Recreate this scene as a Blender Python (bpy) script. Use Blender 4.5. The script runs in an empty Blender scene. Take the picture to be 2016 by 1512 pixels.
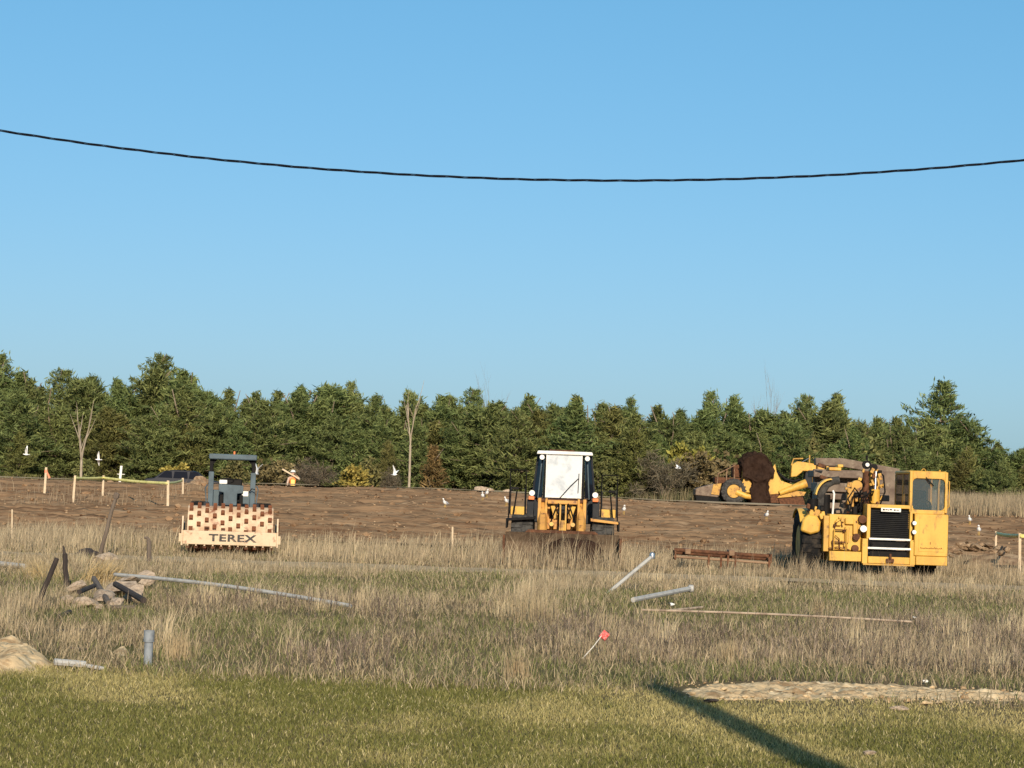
import bpy, bmesh, math, random
import numpy as np
from mathutils import Vector, Matrix, Euler

random.seed(7)
rng = np.random.default_rng(7)
S = bpy.context.scene
C = S.collection
RAD = math.radians

# ---------------------------------------------------------------- camera
FPX, ROLL, PITCH, EYE = 4314.0, RAD(2.0), RAD(2.77), 1.815
cam_d = bpy.data.cameras.new('camera')
cam_d.sensor_width = 36.0
cam_d.lens = 36.0 * FPX / 2016.0
cam_d.clip_start, cam_d.clip_end = 0.1, 9000.0
cam = bpy.data.objects.new('camera', cam_d)
C.objects.link(cam)
fw = Vector((0, math.cos(PITCH), math.sin(PITCH)))
up0 = Vector((0, -math.sin(PITCH), math.cos(PITCH)))
rt0 = Vector((1, 0, 0))
rt = rt0 * math.cos(ROLL) + up0 * math.sin(ROLL)
up = -rt0 * math.sin(ROLL) + up0 * math.cos(ROLL)
M = Matrix((rt, up, -fw)).transposed().to_4x4()
M.translation = (0, 0, EYE)
cam.matrix_world = M
S.camera = cam

# ---------------------------------------------------------------- sky and sun
SUN_AZ, SUN_EL = math.atan2(0.122, -0.99), RAD(24.0)      # azimuth from +Y towards +X
w = bpy.data.worlds.new('World')
S.world = w
w.use_nodes = True
nt = w.node_tree
nt.nodes.clear()
sky = nt.nodes.new('ShaderNodeTexSky')
sky.sky_type = 'NISHITA'
sky.sun_disc = False
sky.sun_elevation = SUN_EL
sky.sun_rotation = SUN_AZ
sky.altitude = 0
sky.air_density = 1.0
sky.dust_density = 1.0
sky.ozone_density = 6.0
bg = nt.nodes.new('ShaderNodeBackground')
bg.inputs[1].default_value = 0.13
wo = nt.nodes.new('ShaderNodeOutputWorld')
# the phone's tone curve flattens the sky
sp = nt.nodes.new('ShaderNodeSeparateColor'); gm = nt.nodes.new('ShaderNodeCombineColor')
nt.links.new(sky.outputs[0], sp.inputs[0])
for _i, _g in enumerate((0.95, 0.6, 0.6)):
    pw = nt.nodes.new('ShaderNodeMath'); pw.operation = 'POWER'; pw.inputs[1].default_value = _g
    nt.links.new(sp.outputs[_i], pw.inputs[0]); nt.links.new(pw.outputs[0], gm.inputs[_i])
tn = nt.nodes.new('ShaderNodeMix'); tn.data_type = 'RGBA'; tn.blend_type = 'MULTIPLY'; tn.inputs[0].default_value = 1.0
EXPO = 0.28
_k = 0.13 * 2 ** EXPO
tn.inputs[7].default_value = (0.107 / _k, 0.223 / _k, 0.257 / _k, 1)
nt.links.new(gm.outputs[0], tn.inputs[6])
nt.links.new(tn.outputs[2], bg.inputs[0])
nt.links.new(bg.outputs[0], wo.inputs[0])
sun_d = bpy.data.lights.new('sun', 'SUN')
sun_d.energy = 4.4
sun_d.angle = RAD(0.53)
sun_d.color = (1.0, 0.87, 0.68)
sun = bpy.data.objects.new('sun', sun_d)
C.objects.link(sun)
sv = Vector((math.sin(SUN_AZ) * math.cos(SUN_EL), math.cos(SUN_AZ) * math.cos(SUN_EL), math.sin(SUN_EL)))
sun.rotation_euler = sv.to_track_quat('Z', 'Y').to_euler()
S.view_settings.view_transform = 'Standard'
S.view_settings.look = 'None'
S.view_settings.gamma = 1.0
S.view_settings.exposure = EXPO
S.view_settings.use_curve_mapping = False
S.cycles.use_denoising = True
S.cycles.max_bounces = 6

# ---------------------------------------------------------------- helpers
def ray(px, py):
    """direction of a photograph pixel, used to work out where things stand"""
    u, v = px - 1008, py - 756
    u, v = u * math.cos(ROLL) + v * math.sin(ROLL), -u * math.sin(ROLL) + v * math.cos(ROLL)
    dy = FPX * math.cos(PITCH) + v * math.sin(PITCH)
    return u / dy, (FPX * math.sin(PITCH) - v * math.cos(PITCH)) / dy

def W(px, py, d):
    a, b = ray(px, py)
    return Vector((a * d, d, EYE + b * d))

def G(px, py, z=0.0):
    a, b = ray(px, py)
    d = (z - EYE) / b
    return Vector((a * d, d, z))

def _hash(i, j, seed):
    n = (i.astype(np.int64) * 374761393 + j.astype(np.int64) * 668265263 + seed * 1442695041) & 0x7fffffff
    n = ((n ^ (n >> 13)) * 1274126177) & 0x7fffffff
    n = ((n ^ (n >> 16)) * 1103515245 + 12345) & 0x7fffffff
    return ((n >> 8) & 0xffff) / 65535.0

def vnoise(x, y, seed=0):
    x = np.asarray(x, float); y = np.asarray(y, float)
    i, j = np.floor(x), np.floor(y)
    fx, fy = x - i, y - j
    fx, fy = fx * fx * (3 - 2 * fx), fy * fy * (3 - 2 * fy)
    a, b = _hash(i, j, seed), _hash(i + 1, j, seed)
    c, d = _hash(i, j + 1, seed), _hash(i + 1, j + 1, seed)
    return (a + (b - a) * fx) * (1 - fy) + (c + (d - c) * fx) * fy

def fbm(x, y, seed=0, o=4):
    t, a, s = 0.0, 0.5, 0.0
    for k in range(o):
        t = t + a * vnoise(x * 2 ** k + 17.3 * k, y * 2 ** k - 9.1 * k, seed + k); s += a; a *= 0.5
    return t / s

def sstep(a, b, x):
    t = np.clip((np.asarray(x, float) - a) / (b - a), 0, 1)
    return t * t * (3 - 2 * t)

class MB:
    def __init__(s): s.v = []; s.f = []
    def add(s, vs, fs):
        n = len(s.v)
        s.v += [tuple(p) for p in vs]
        s.f += [tuple(i + n for i in f) for f in fs]
        return s
    def box(s, c, d, rot=None):
        c = Vector(c); hx, hy, hz = d[0] / 2, d[1] / 2, d[2] / 2
        vs = [Vector((x, y, z)) for x in (-hx, hx) for y in (-hy, hy) for z in (-hz, hz)]
        if rot is not None:
            m = Euler(rot).to_matrix(); vs = [m @ p for p in vs]
        return s.add([p + c for p in vs], [(0, 1, 3, 2), (4, 6, 7, 5), (0, 4, 5, 1), (2, 3, 7, 6), (0, 2, 6, 4), (1, 5, 7, 3)])
    def bx(s, x0, x1, y0, y1, z0, z1):
        return s.box(((x0 + x1) / 2, (y0 + y1) / 2, (z0 + z1) / 2), (x1 - x0, y1 - y0, z1 - z0))
    def tube(s, pts, r, n=8, caps=True):
        pts = [Vector(p) for p in pts]
        rs = r if isinstance(r, (list, tuple)) else [r] * len(pts)
        vs, fs = [], []
        up = None
        for k, p in enumerate(pts):
            t = (pts[min(k + 1, len(pts) - 1)] - pts[max(k - 1, 0)]).normalized()
            if up is None:
                up = Vector((0, 0, 1)) if abs(t.z) < 0.9 else Vector((1, 0, 0))
            a = t.cross(up).normalized(); b = a.cross(t).normalized(); up = b
            for q in range(n):
                an = 2 * math.pi * q / n
                vs.append(p + (a * math.cos(an) + b * math.sin(an)) * rs[k])
        for k in range(len(pts) - 1):
            for q in range(n):
                q2 = (q + 1) % n
                fs.append((k * n + q, k * n + q2, (k + 1) * n + q2, (k + 1) * n + q))
        if caps:
            fs.append(tuple(range(n - 1, -1, -1)))
            fs.append(tuple((len(pts) - 1) * n + q for q in range(n)))
        return s.add(vs, fs)
    def cyl(s, a, b, r, r2=None, n=14):
        return s.tube([a, b], [r, r if r2 is None else r2], n)
    def prism(s, poly, axis, lo, hi):
        n = len(poly)
        def P(u, v, h):
            return {'y': (u, h, v), 'x': (h, u, v), 'z': (u, v, h)}[axis]
        vs = [P(u, v, lo) for u, v in poly] + [P(u, v, hi) for u, v in poly]
        fs = [tuple(range(n)), tuple(range(2 * n - 1, n - 1, -1))]
        fs += [(k, (k + 1) % n, n + (k + 1) % n, n + k) for k in range(n)]
        return s.add(vs, fs)
    def lathe(s, prof, n=24, o=(0, 0, 0), axis='z', close=False):
        """prof: (radius, height along the axis)"""
        vs, fs = [], []
        o = Vector(o)
        for r, h in prof:
            for q in range(n):
                a = 2 * math.pi * q / n
                c, d = r * math.cos(a), r * math.sin(a)
                vs.append(o + Vector({'z': (c, d, h), 'x': (h, c, d), 'y': (c, h, d)}[axis]))
        m = len(prof)
        for k in range(m if close else m - 1):
            k2 = (k + 1) % m
            for q in range(n):
                q2 = (q + 1) % n
                fs.append((k * n + q, k * n + q2, k2 * n + q2, k2 * n + q))
        if not close:
            fs.append(tuple(range(n))); fs.append(tuple((m - 1) * n + q for q in range(n)))
        return s.add(vs, fs)
    def mesh(s, name, mat=None, smooth=False):
        me = bpy.data.meshes.new(name)
        me.from_pydata(s.v, [], s.f)
        bm = bmesh.new(); bm.from_mesh(me)
        bmesh.ops.recalc_face_normals(bm, faces=bm.faces)
        bm.to_mesh(me); bm.free()
        if smooth:
            me.shade_smooth()
            me.set_sharp_from_angle(angle=RAD(38))
        if mat: me.materials.append(mat)
        return me
    def build(s, name, mat, parent=None, bevel=0.0, smooth=False, loc=None, rot=None):
        o = link(name, s.mesh(name, mat, smooth or bevel > 0), parent, loc, rot)
        if bevel:
            b = o.modifiers.new('bevel', 'BEVEL'); b.width = bevel; b.segments = 2; b.limit_method = 'ANGLE'
            b.angle_limit = RAD(40)
        return o

def link(name, data, parent=None, loc=None, rot=None):
    o = bpy.data.objects.new(name, data)
    C.objects.link(o)
    if parent: o.parent = parent
    if loc is not None: o.location = loc
    if rot is not None: o.rotation_euler = rot
    return o

def tag(o, label=None, cat=None, group=None, kind=None):
    if label: o['label'] = label
    if cat: o['category'] = cat
    if group: o['group'] = group
    if kind: o['kind'] = kind
    return o

def thing(name, loc, label, cat, rz=0.0, group=None):
    o = link(name, None, None, loc, (0, 0, rz))
    o.empty_display_size = 0.2
    return tag(o, label, cat, group)

def copy_tree(o, parent=None):
    c = o.copy(); C.objects.link(c); c.parent = parent
    for ch in o.children: copy_tree(ch, c)
    return c

# ---------------------------------------------------------------- materials
MATS = {}
def mat(name, col, rough=0.6, col2=None, scale=3.0, fac=0.5, lo=0.45, hi=0.65, metal=0.0, bump=0.0, bscale=20.0,
        stretch=(1, 1, 1), spec=0.4, col3=None, scale3=1.0, lo3=0.5, hi3=0.7, detail=5.0):
    """Principled paint / soil / metal: col, patches of col2 by noise, a second layer of col3"""
    m = bpy.data.materials.new(name); m.use_nodes = True
    t = m.node_tree; N = t.nodes; Lk = t.links
    p = N['Principled BSDF']
    p.inputs['Roughness'].default_value = rough
    p.inputs['Metallic'].default_value = metal
    p.inputs['Specular IOR Level'].default_value = spec
    p.inputs['Base Color'].default_value = (*col, 1)
    tc = N.new('ShaderNodeTexCoord'); mp = N.new('ShaderNodeMapping')
    mp.inputs['Scale'].default_value = stretch
    Lk.new(tc.outputs['Object'], mp.inputs[0])
    cur = None
    for c, sc, l, h, f in ((col2, scale, lo, hi, fac), (col3, scale3, lo3, hi3, 1.0)):
        if c is None: continue
        nz = N.new('ShaderNodeTexNoise'); nz.inputs['Scale'].default_value = sc
        nz.inputs['Detail'].default_value = detail; nz.inputs['Roughness'].default_value = 0.65
        Lk.new(mp.outputs[0], nz.inputs['Vector'])
        mr = N.new('ShaderNodeMapRange'); mr.inputs[1].default_value = l; mr.inputs[2].default_value = h
        mr.inputs[4].default_value = f
        Lk.new(nz.outputs[0], mr.inputs[0])
        mx = N.new('ShaderNodeMix'); mx.data_type = 'RGBA'
        Lk.new(mr.outputs[0], mx.inputs[0])
        mx.inputs[7].default_value = (*c, 1)
        if cur is None: mx.inputs[6].default_value = (*col, 1)
        else: Lk.new(cur, mx.inputs[6])
        cur = mx.outputs[2]
    if cur is not None: Lk.new(cur, p.inputs['Base Color'])
    if bump:
        nb = N.new('ShaderNodeTexNoise'); nb.inputs['Scale'].default_value = bscale; nb.inputs['Detail'].default_value = 6
        Lk.new(mp.outputs[0], nb.inputs['Vector'])
        b = N.new('ShaderNodeBump'); b.inputs['Strength'].default_value = bump; b.inputs['Distance'].default_value = 0.05
        Lk.new(nb.outputs[0], b.inputs['Height']); Lk.new(b.outputs[0], p.inputs['Normal'])
    MATS[name] = m
    return m

def attr_mat(name, rough=0.8, spec=0.15, trans=0.0, objvar=0.0):
    """plants: the colour of each blade or tuft comes from its own colour attribute"""
    m = bpy.data.materials.new(name); m.use_nodes = True
    t = m.node_tree; N = t.nodes; Lk = t.links
    p = N['Principled BSDF']; p.inputs['Roughness'].default_value = rough
    p.inputs['Specular IOR Level'].default_value = spec
    a = N.new('ShaderNodeAttribute'); a.attribute_name = 'col'
    src = a.outputs['Color']
    if objvar:
        oi = N.new('ShaderNodeObjectInfo')
        h = N.new('ShaderNodeHueSaturation')
        m1 = N.new('ShaderNodeMapRange'); m1.inputs[3].default_value = 1 - objvar; m1.inputs[4].default_value = 1 + objvar
        m2 = N.new('ShaderNodeMapRange'); m2.inputs[3].default_value = 0.5 - 0.022; m2.inputs[4].default_value = 0.5 + 0.012
        ml = N.new('ShaderNodeMath'); ml.operation = 'MULTIPLY'; ml.inputs[1].default_value = 7.31
        fr = N.new('ShaderNodeMath'); fr.operation = 'FRACT'
        Lk.new(oi.outputs['Random'], m1.inputs[0]); Lk.new(oi.outputs['Random'], ml.inputs[0])
        Lk.new(ml.outputs[0], fr.inputs[0]); Lk.new(fr.outputs[0], m2.inputs[0])
        Lk.new(src, h.inputs['Color']); Lk.new(m1.outputs[0], h.inputs['Value']); Lk.new(m2.outputs[0], h.inputs['Hue'])
        src = h.outputs[0]
    Lk.new(src, p.inputs['Base Color'])
    if trans:
        tr = N.new('ShaderNodeBsdfTranslucent'); mx = N.new('ShaderNodeMixShader'); mx.inputs[0].default_value = trans
        Lk.new(src, tr.inputs[0]); Lk.new(p.outputs[0], mx.inputs[1]); Lk.new(tr.outputs[0], mx.inputs[2])
        Lk.new(mx.outputs[0], N['Material Output'].inputs[0])
    MATS[name] = m
    return m

def glass_mat(name, col, rough=0.08, alpha=1.0):
    m = bpy.data.materials.new(name); m.use_nodes = True
    p = m.node_tree.nodes['Principled BSDF']
    p.inputs['Base Color'].default_value = (*col, 1); p.inputs['Roughness'].default_value = rough
    p.inputs['Specular IOR Level'].default_value = 0.7
    p.inputs['Alpha'].default_value = alpha
    MATS[name] = m
    return m

RUST = (0.13, 0.055, 0.03)
mat('yellow', (0.64, 0.375, 0.062), 0.5, (0.50, 0.255, 0.04), 1.6, 0.85, 0.44, 0.66, col3=(0.22, 0.115, 0.045), scale3=4.0, lo3=0.57, hi3=0.72, bump=0.05, stretch=(1.4, 1.4, 0.7))
mat('yellow_worn', (0.58, 0.33, 0.065), 0.65, (0.42, 0.22, 0.055), 2.5, 0.9, 0.4, 0.62, col3=RUST, scale3=4.0, lo3=0.55, hi3=0.66, bump=0.1)
mat('orange', (0.60, 0.30, 0.065), 0.55, (0.42, 0.20, 0.055), 3.0, 0.8, 0.42, 0.65, col3=RUST, scale3=6.0, lo3=0.57, hi3=0.7)
mat('cream', (0.62, 0.475, 0.31), 0.6, (0.50, 0.34, 0.205), 3.0, 0.8, 0.46, 0.68, col3=(0.30, 0.13, 0.07), scale3=4.5, lo3=0.57, hi3=0.70, bump=0.1)
mat('cream_rusty', (0.62, 0.475, 0.31), 0.6, (0.48, 0.31, 0.185), 3.0, 0.9, 0.42, 0.6, col3=(0.26, 0.11, 0.06), scale3=3.6, lo3=0.55, hi3=0.66, bump=0.1)
mat('rust', (0.15, 0.068, 0.036), 0.9, (0.075, 0.036, 0.022), 7.0, 0.9, 0.4, 0.6, bump=0.2, spec=0.1)
mat('rust_tan', (0.30, 0.19, 0.11), 0.85, (0.15, 0.08, 0.045), 2.5, 0.9, 0.4, 0.65, bump=0.2, stretch=(0.4, 1, 2.5))
mat('steel_brown', (0.20, 0.145, 0.10), 0.7, (0.10, 0.062, 0.042), 2.2, 0.9, 0.42, 0.62, col3=(0.30, 0.235, 0.16), scale3=5.0, lo3=0.55, hi3=0.72, bump=0.1)
mat('grey_paint', (0.095, 0.128, 0.145), 0.55, (0.062, 0.08, 0.09), 3.0, 0.8, spec=0.2)
mat('dark_grey', (0.024, 0.026, 0.030), 0.6, (0.045, 0.042, 0.04), 4.0, 0.7, spec=0.15)
mat('black', (0.007, 0.0065, 0.0065), 0.6, (0.016, 0.013, 0.011), 6.0, 0.8, spec=0.12)
mat('rubber', (0.014, 0.0135, 0.0135), 0.85, (0.06, 0.047, 0.035), 5.0, 0.75, 0.48, 0.66, bump=0.2, spec=0.1)
mat('rubber_dusty', (0.075, 0.07, 0.062), 0.9, (0.03, 0.028, 0.027), 7.0, 0.9, 0.42, 0.6, bump=0.2, spec=0.1)
mat('chrome', (0.5, 0.5, 0.5), 0.3, metal=0.9)
mat('grille_black', (0.022, 0.022, 0.023), 0.6, (0.035, 0.033, 0.03), 5.0, 0.8, spec=0.15)
mat('white_paint', (0.80, 0.78, 0.72), 0.5, (0.62, 0.56, 0.46), 3.0, 0.7)
mat('windscreen', (0.60, 0.62, 0.62), 0.3, (0.30, 0.34, 0.37), 1.8, 0.9, 0.50, 0.66, spec=0.8)  # pale colour paints reflected sun over the dirty glass
mat('lamp_lens', (0.90, 0.86, 0.76), 0.2, spec=0.9)
mat('amber', (0.75, 0.22, 0.07), 0.3)
glass_mat('dark_glass', (0.010, 0.012, 0.018), 0.06)
MATS['dark_glass'].node_tree.nodes['Principled BSDF'].inputs['Specular IOR Level'].default_value = 0.3
glass_mat('cab_glass', (0.05, 0.10, 0.11), 0.04, 0.36)
mat('galvanised', (0.42, 0.405, 0.37), 0.6, (0.29, 0.275, 0.25), 8.0, 0.8, spec=0.2)
mat('pvc_grey', (0.25, 0.27, 0.285), 0.5, (0.14, 0.15, 0.16), 9.0, 0.9, spec=0.2)
mat('old_wood', (0.15, 0.115, 0.085), 0.9, (0.09, 0.065, 0.05), 6.0, 0.9, stretch=(3, 3, 0.4), bump=0.3)
mat('dark_wood', (0.035, 0.026, 0.022), 0.9, (0.08, 0.06, 0.045), 6.0, 0.8, stretch=(3, 3, 0.4), bump=0.3)
mat('stake_wood', (0.62, 0.49, 0.33), 0.8, (0.50, 0.36, 0.22), 5.0, 0.8)
mat('concrete', (0.44, 0.34, 0.245), 0.9, (0.22, 0.16, 0.115), 5.0, 0.9, bump=0.5, bscale=14, spec=0.05)
mat('pole_wood', (0.10, 0.075, 0.055), 0.9, (0.05, 0.04, 0.03), 5.0, 0.9, stretch=(3, 3, 0.2))
mat('tape', (0.80, 0.70, 0.24), 0.5, (0.50, 0.48, 0.12), 5.0, 0.9)
mat('ribbon', (0.85, 0.26, 0.14), 0.6)
mat('flag_red', (0.80, 0.09, 0.08), 0.5, (0.88, 0.38, 0.33), 40.0, 0.8, 0.5, 0.55)
mat('cable', (0.010, 0.012, 0.018), 0.9, spec=0.05)
mat('bucket_steel', (0.15, 0.105, 0.068), 0.85, (0.06, 0.038, 0.026), 3.0, 0.9, 0.4, 0.62, col3=(0.20, 0.14, 0.09), scale3=4.0, lo3=0.54, hi3=0.68, bump=0.2, spec=0.1)
mat('soil_pale', (0.40, 0.275, 0.165), 0.95, (0.28, 0.18, 0.105), 2.0, 0.9, bump=0.5, bscale=6, spec=0)
mat('soil_damp', (0.105, 0.057, 0.032), 0.95, (0.16, 0.092, 0.052), 2.0, 0.9, bump=0.5, bscale=6, spec=0)
mat('spoil', (0.34, 0.24, 0.15), 0.95, (0.17, 0.105, 0.065), 3.0, 0.9, 0.42, 0.6, bump=0.6, bscale=8, spec=0)
mat('pad_rust', (0.21, 0.080, 0.038), 0.9, (0.13, 0.052, 0.028), 7.0, 0.9, 0.4, 0.6, bump=0.2, spec=0.1)
mat('bark', (0.25, 0.19, 0.13), 0.9, (0.14, 0.10, 0.07), 5.0, 0.9, stretch=(2, 2, 0.5))
mat('pale_bark', (0.40, 0.33, 0.24), 0.9, (0.25, 0.19, 0.13), 4.0, 0.9, stretch=(2, 2, 0.5))
mat('gull_white', (0.86, 0.85, 0.82), 0.6)
mat('gull_grey', (0.42, 0.43, 0.45), 0.6)
mat('beak', (0.7, 0.45, 0.08), 0.5)
mat('car_paint', (0.012, 0.014, 0.022), 0.35, spec=0.2)
glass_mat('car_glass', (0.008, 0.009, 0.014), 0.1)
MATS['car_glass'].node_tree.nodes['Principled BSDF'].inputs['Specular IOR Level'].default_value = 0.12
mat('skin', (0.55, 0.33, 0.23), 0.6)
mat('vest', (0.85, 0.24, 0.05), 0.6)
mat('vest_yellow', (0.85, 0.62, 0.16), 0.6)
mat('jeans', (0.06, 0.07, 0.10), 0.8)
mat('sleeve', (0.55, 0.40, 0.30), 0.8)
mat('letter', (0.035, 0.03, 0.028), 0.6, (0.22, 0.14, 0.09), 9.0, 0.8, 0.55, 0.62)
mat('decal', (0.26, 0.09, 0.02), 0.7)
mat('soil_dark', (0.040, 0.0235, 0.0165), 0.95, (0.022, 0.0125, 0.009), 2.5, 0.9, bump=0.6, bscale=6, spec=0)
mat('soil', (0.275, 0.170, 0.094), 0.95, (0.12, 0.064, 0.035), 2.4, 0.85, 0.46, 0.66, col3=(0.37, 0.25, 0.15), scale3=2.2, lo3=0.54, hi3=0.70,
    bump=1.0, bscale=7.0, stretch=(0.20, 0.9, 1.0), detail=8, spec=0)
mat('ground_soil', (0.17, 0.125, 0.07), 0.95, (0.11, 0.10, 0.04), 0.35, 0.9, 0.42, 0.6, col3=(0.15, 0.11, 0.07), scale3=1.4, lo3=0.5, hi3=0.68, bump=0.5, bscale=8, spec=0)
mat('gravel', (0.47, 0.35, 0.215), 0.95, (0.34, 0.24, 0.145), 1.5, 0.8, bump=0.4, bscale=10, spec=0)
mat('sand', (0.56, 0.41, 0.235), 0.95, (0.28, 0.175, 0.09), 4.5, 0.9, 0.48, 0.62, col3=(0.68, 0.53, 0.33), scale3=7.0, lo3=0.54, hi3=0.64, bump=0.7, bscale=9, stretch=(0.6, 1, 1), spec=0)
attr_mat('grass', 0.75, 0.2, 0.25)
attr_mat('needles', 0.7, 0.2, 0.12, 0.16)
# ---------------------------------------------------------------- terrain
def crest_z(t):
    """height of the far edge of the field along the view direction t = x / y"""
    return 1.60 + 0.09 * np.sin(t * 21 + 2.6) - 0.02

def base_z(x, y):
    x = np.asarray(x, float); y = np.asarray(y, float)
    t = x / np.maximum(y, 1.0)
    r = sstep(0.045, 0.085, t)                                   # 0 left: edge at 108 m; 1 right: the shelf goes on to 158 m
    cz = crest_z(t) * (1 - r) + 1.47 * r
    z = cz * (0.28 * sstep(60, 80, y) + 0.72 * sstep(70, 109, y))
    drop = (1 - r) * sstep(111, 120, y) + r * sstep(157, 170, y)
    z = z - drop * (cz - 0.72)
    return z

def near_bumps(x, y):
    return 0.10 * (fbm(x * 0.35, y * 0.35, 3, 3) - 0.5) * sstep(20.5, 24, y) * (1 - sstep(110, 130, y)) + 0.02 * (vnoise(x * 1.3, y * 1.3, 8) - 0.5)

def soil_relief(x, y):
    a = sstep(66, 72, y)
    n1 = fbm(x * 0.055 + 3, y * 0.55, 21, 3)
    n2 = fbm(x * 0.45, y * 1.25, 31, 4)
    n3 = fbm(x * 2.0, y * 2.2, 41, 3)
    ridge = 1 - np.abs(2 * n1 - 1)
    k = 1 - 0.75 * sstep(100, 108, y)
    return a * k * (0.27 * (ridge ** 2 - 0.5) + 0.16 * (n2 - 0.5) + 0.14 * (n3 - 0.5) + 0.12 * (fbm(x * 4.5, y * 3.5, 45, 2) - 0.5))

def in_soil(x, y):
    """1 where the field was stripped"""
    t = x / np.maximum(y, 1)
    edge = 62.0 + 5.0 * (fbm(x * 0.12, 0 * x, 51, 3) - 0.5)
    return sstep(0, 2.5, y - edge)

def gz(x, y):
    x = np.asarray(x, float); y = np.asarray(y, float)
    return base_z(x, y) + near_bumps(x, y) + in_soil(x, y) * soil_relief(x, y) * (1 - sstep(150, 160, y))

def gzf(x, y): return float(gz(np.array([x]), np.array([y]))[0])

def sheet(name, ys, us, half, zf, m, smooth=True):
    """grid whose width grows with distance: x = u * half(y)"""
    Y, U = np.meshgrid(ys, us, indexing='ij')
    X = U * half(Y)
    Z = zf(X, Y)
    co = np.stack([X, Y, Z], -1).reshape(-1, 3)
    ny, nx = Y.shape
    i = (np.arange(ny - 1)[:, None] * nx + np.arange(nx - 1)[None]).ravel()
    q = np.stack([i, i + 1, i + nx + 1, i + nx], -1)
    me = np_mesh(name, co, q.ravel(), 4, len(q))
    if smooth: me.shade_smooth()
    me.materials.append(m)
    return link(name, me)

def np_mesh(name, co, loops, sizes, npoly):
    me = bpy.data.meshes.new(name)
    me.vertices.add(len(co)); me.vertices.foreach_set('co', np.ascontiguousarray(co, dtype=np.float32).ravel())
    me.loops.add(len(loops)); me.loops.foreach_set('vertex_index', np.ascontiguousarray(loops, dtype=np.int32))
    me.polygons.add(npoly)
    if np.isscalar(sizes):
        st = np.arange(npoly, dtype=np.int32) * sizes
    else:
        st = np.concatenate([[0], np.cumsum(sizes)[:-1]]).astype(np.int32)
    me.polygons.foreach_set('loop_start', st)
    me.update(calc_edges=True)
    return me

ysg = np.concatenate([[-400, -150, -60, -25, -8, 0, 4, 8], np.arange(10, 24, 0.35), np.arange(24, 62, 0.6), np.arange(62, 70, 0.5),
                      np.arange(70, 190, 2.5), [200, 230, 280, 360, 500, 800, 1400, 2600, 5000]])
def ground_z(x, y):
    u = (in_soil(x, y) > 0.98) & (y < 156)
    return np.where(u, base_z(x, y) - 0.6, gz(x, y))
tag(sheet('ground', ysg, np.linspace(-1, 1, 181), lambda y: 14 + np.abs(y) * 0.55, ground_z, MATS['ground_soil']), kind='structure')

yss = np.concatenate([np.arange(66.4, 122, 0.17), np.arange(122, 158, 0.5)])
def soil_z(x, y): return base_z(x, y) + near_bumps(x, y) + soil_relief(x, y) * np.clip(in_soil(x, y) * 1.0, 0, 1) - 0.5 * (in_soil(x, y) < 0.6)
tag(sheet('stripped_soil_field', yss, np.linspace(-1, 1, 340), lambda y: 9 + y * 0.27, soil_z, MATS['soil']), kind='structure')

# pale haul road along the far edge of the field, and the gravel track in front of the machines
def strip(name, xs, ya, yb, m, lift, n=5, zf=gz):
    co, qs = [], []
    f = np.linspace(0, 1, n)
    for x in xs:
        yy = ya(x) + (yb(x) - ya(x)) * f
        zz = zf(np.full(n, x), yy) + lift
        co += [(x, a, b) for a, b in zip(yy, zz)]
    for i in range(len(xs) - 1):
        for k in range(n - 1):
            a = i * n + k
            qs.append((a, a + n, a + n + 1, a + 1))
    me = bpy.data.meshes.new(name); me.from_pydata(co, [], qs); me.shade_smooth(); me.materials.append(m)
    return tag(link(name, me), kind='structure')
strip('haul_road', np.arange(-40, 60, 0.8), lambda x: 106.2 + 0.5 * math.sin(x * .3), lambda x: 111.5 + 0.3 * math.sin(x * .5), MATS['gravel'], 0.05, 6,
      lambda x, y: base_z(x, y) + near_bumps(x, y) + 0.05 + 0.06 * (vnoise(x * .4, y * .4, 5) - .5))
strip('gravel_track', np.arange(-26, 26, 0.5), lambda x: 47.3 + 0.25 * math.sin(x * .4) + 0.02 * x, lambda x: 50.2 + 0.2 * math.sin(x * .6 + 1), MATS['gravel'], 0.03)

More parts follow.
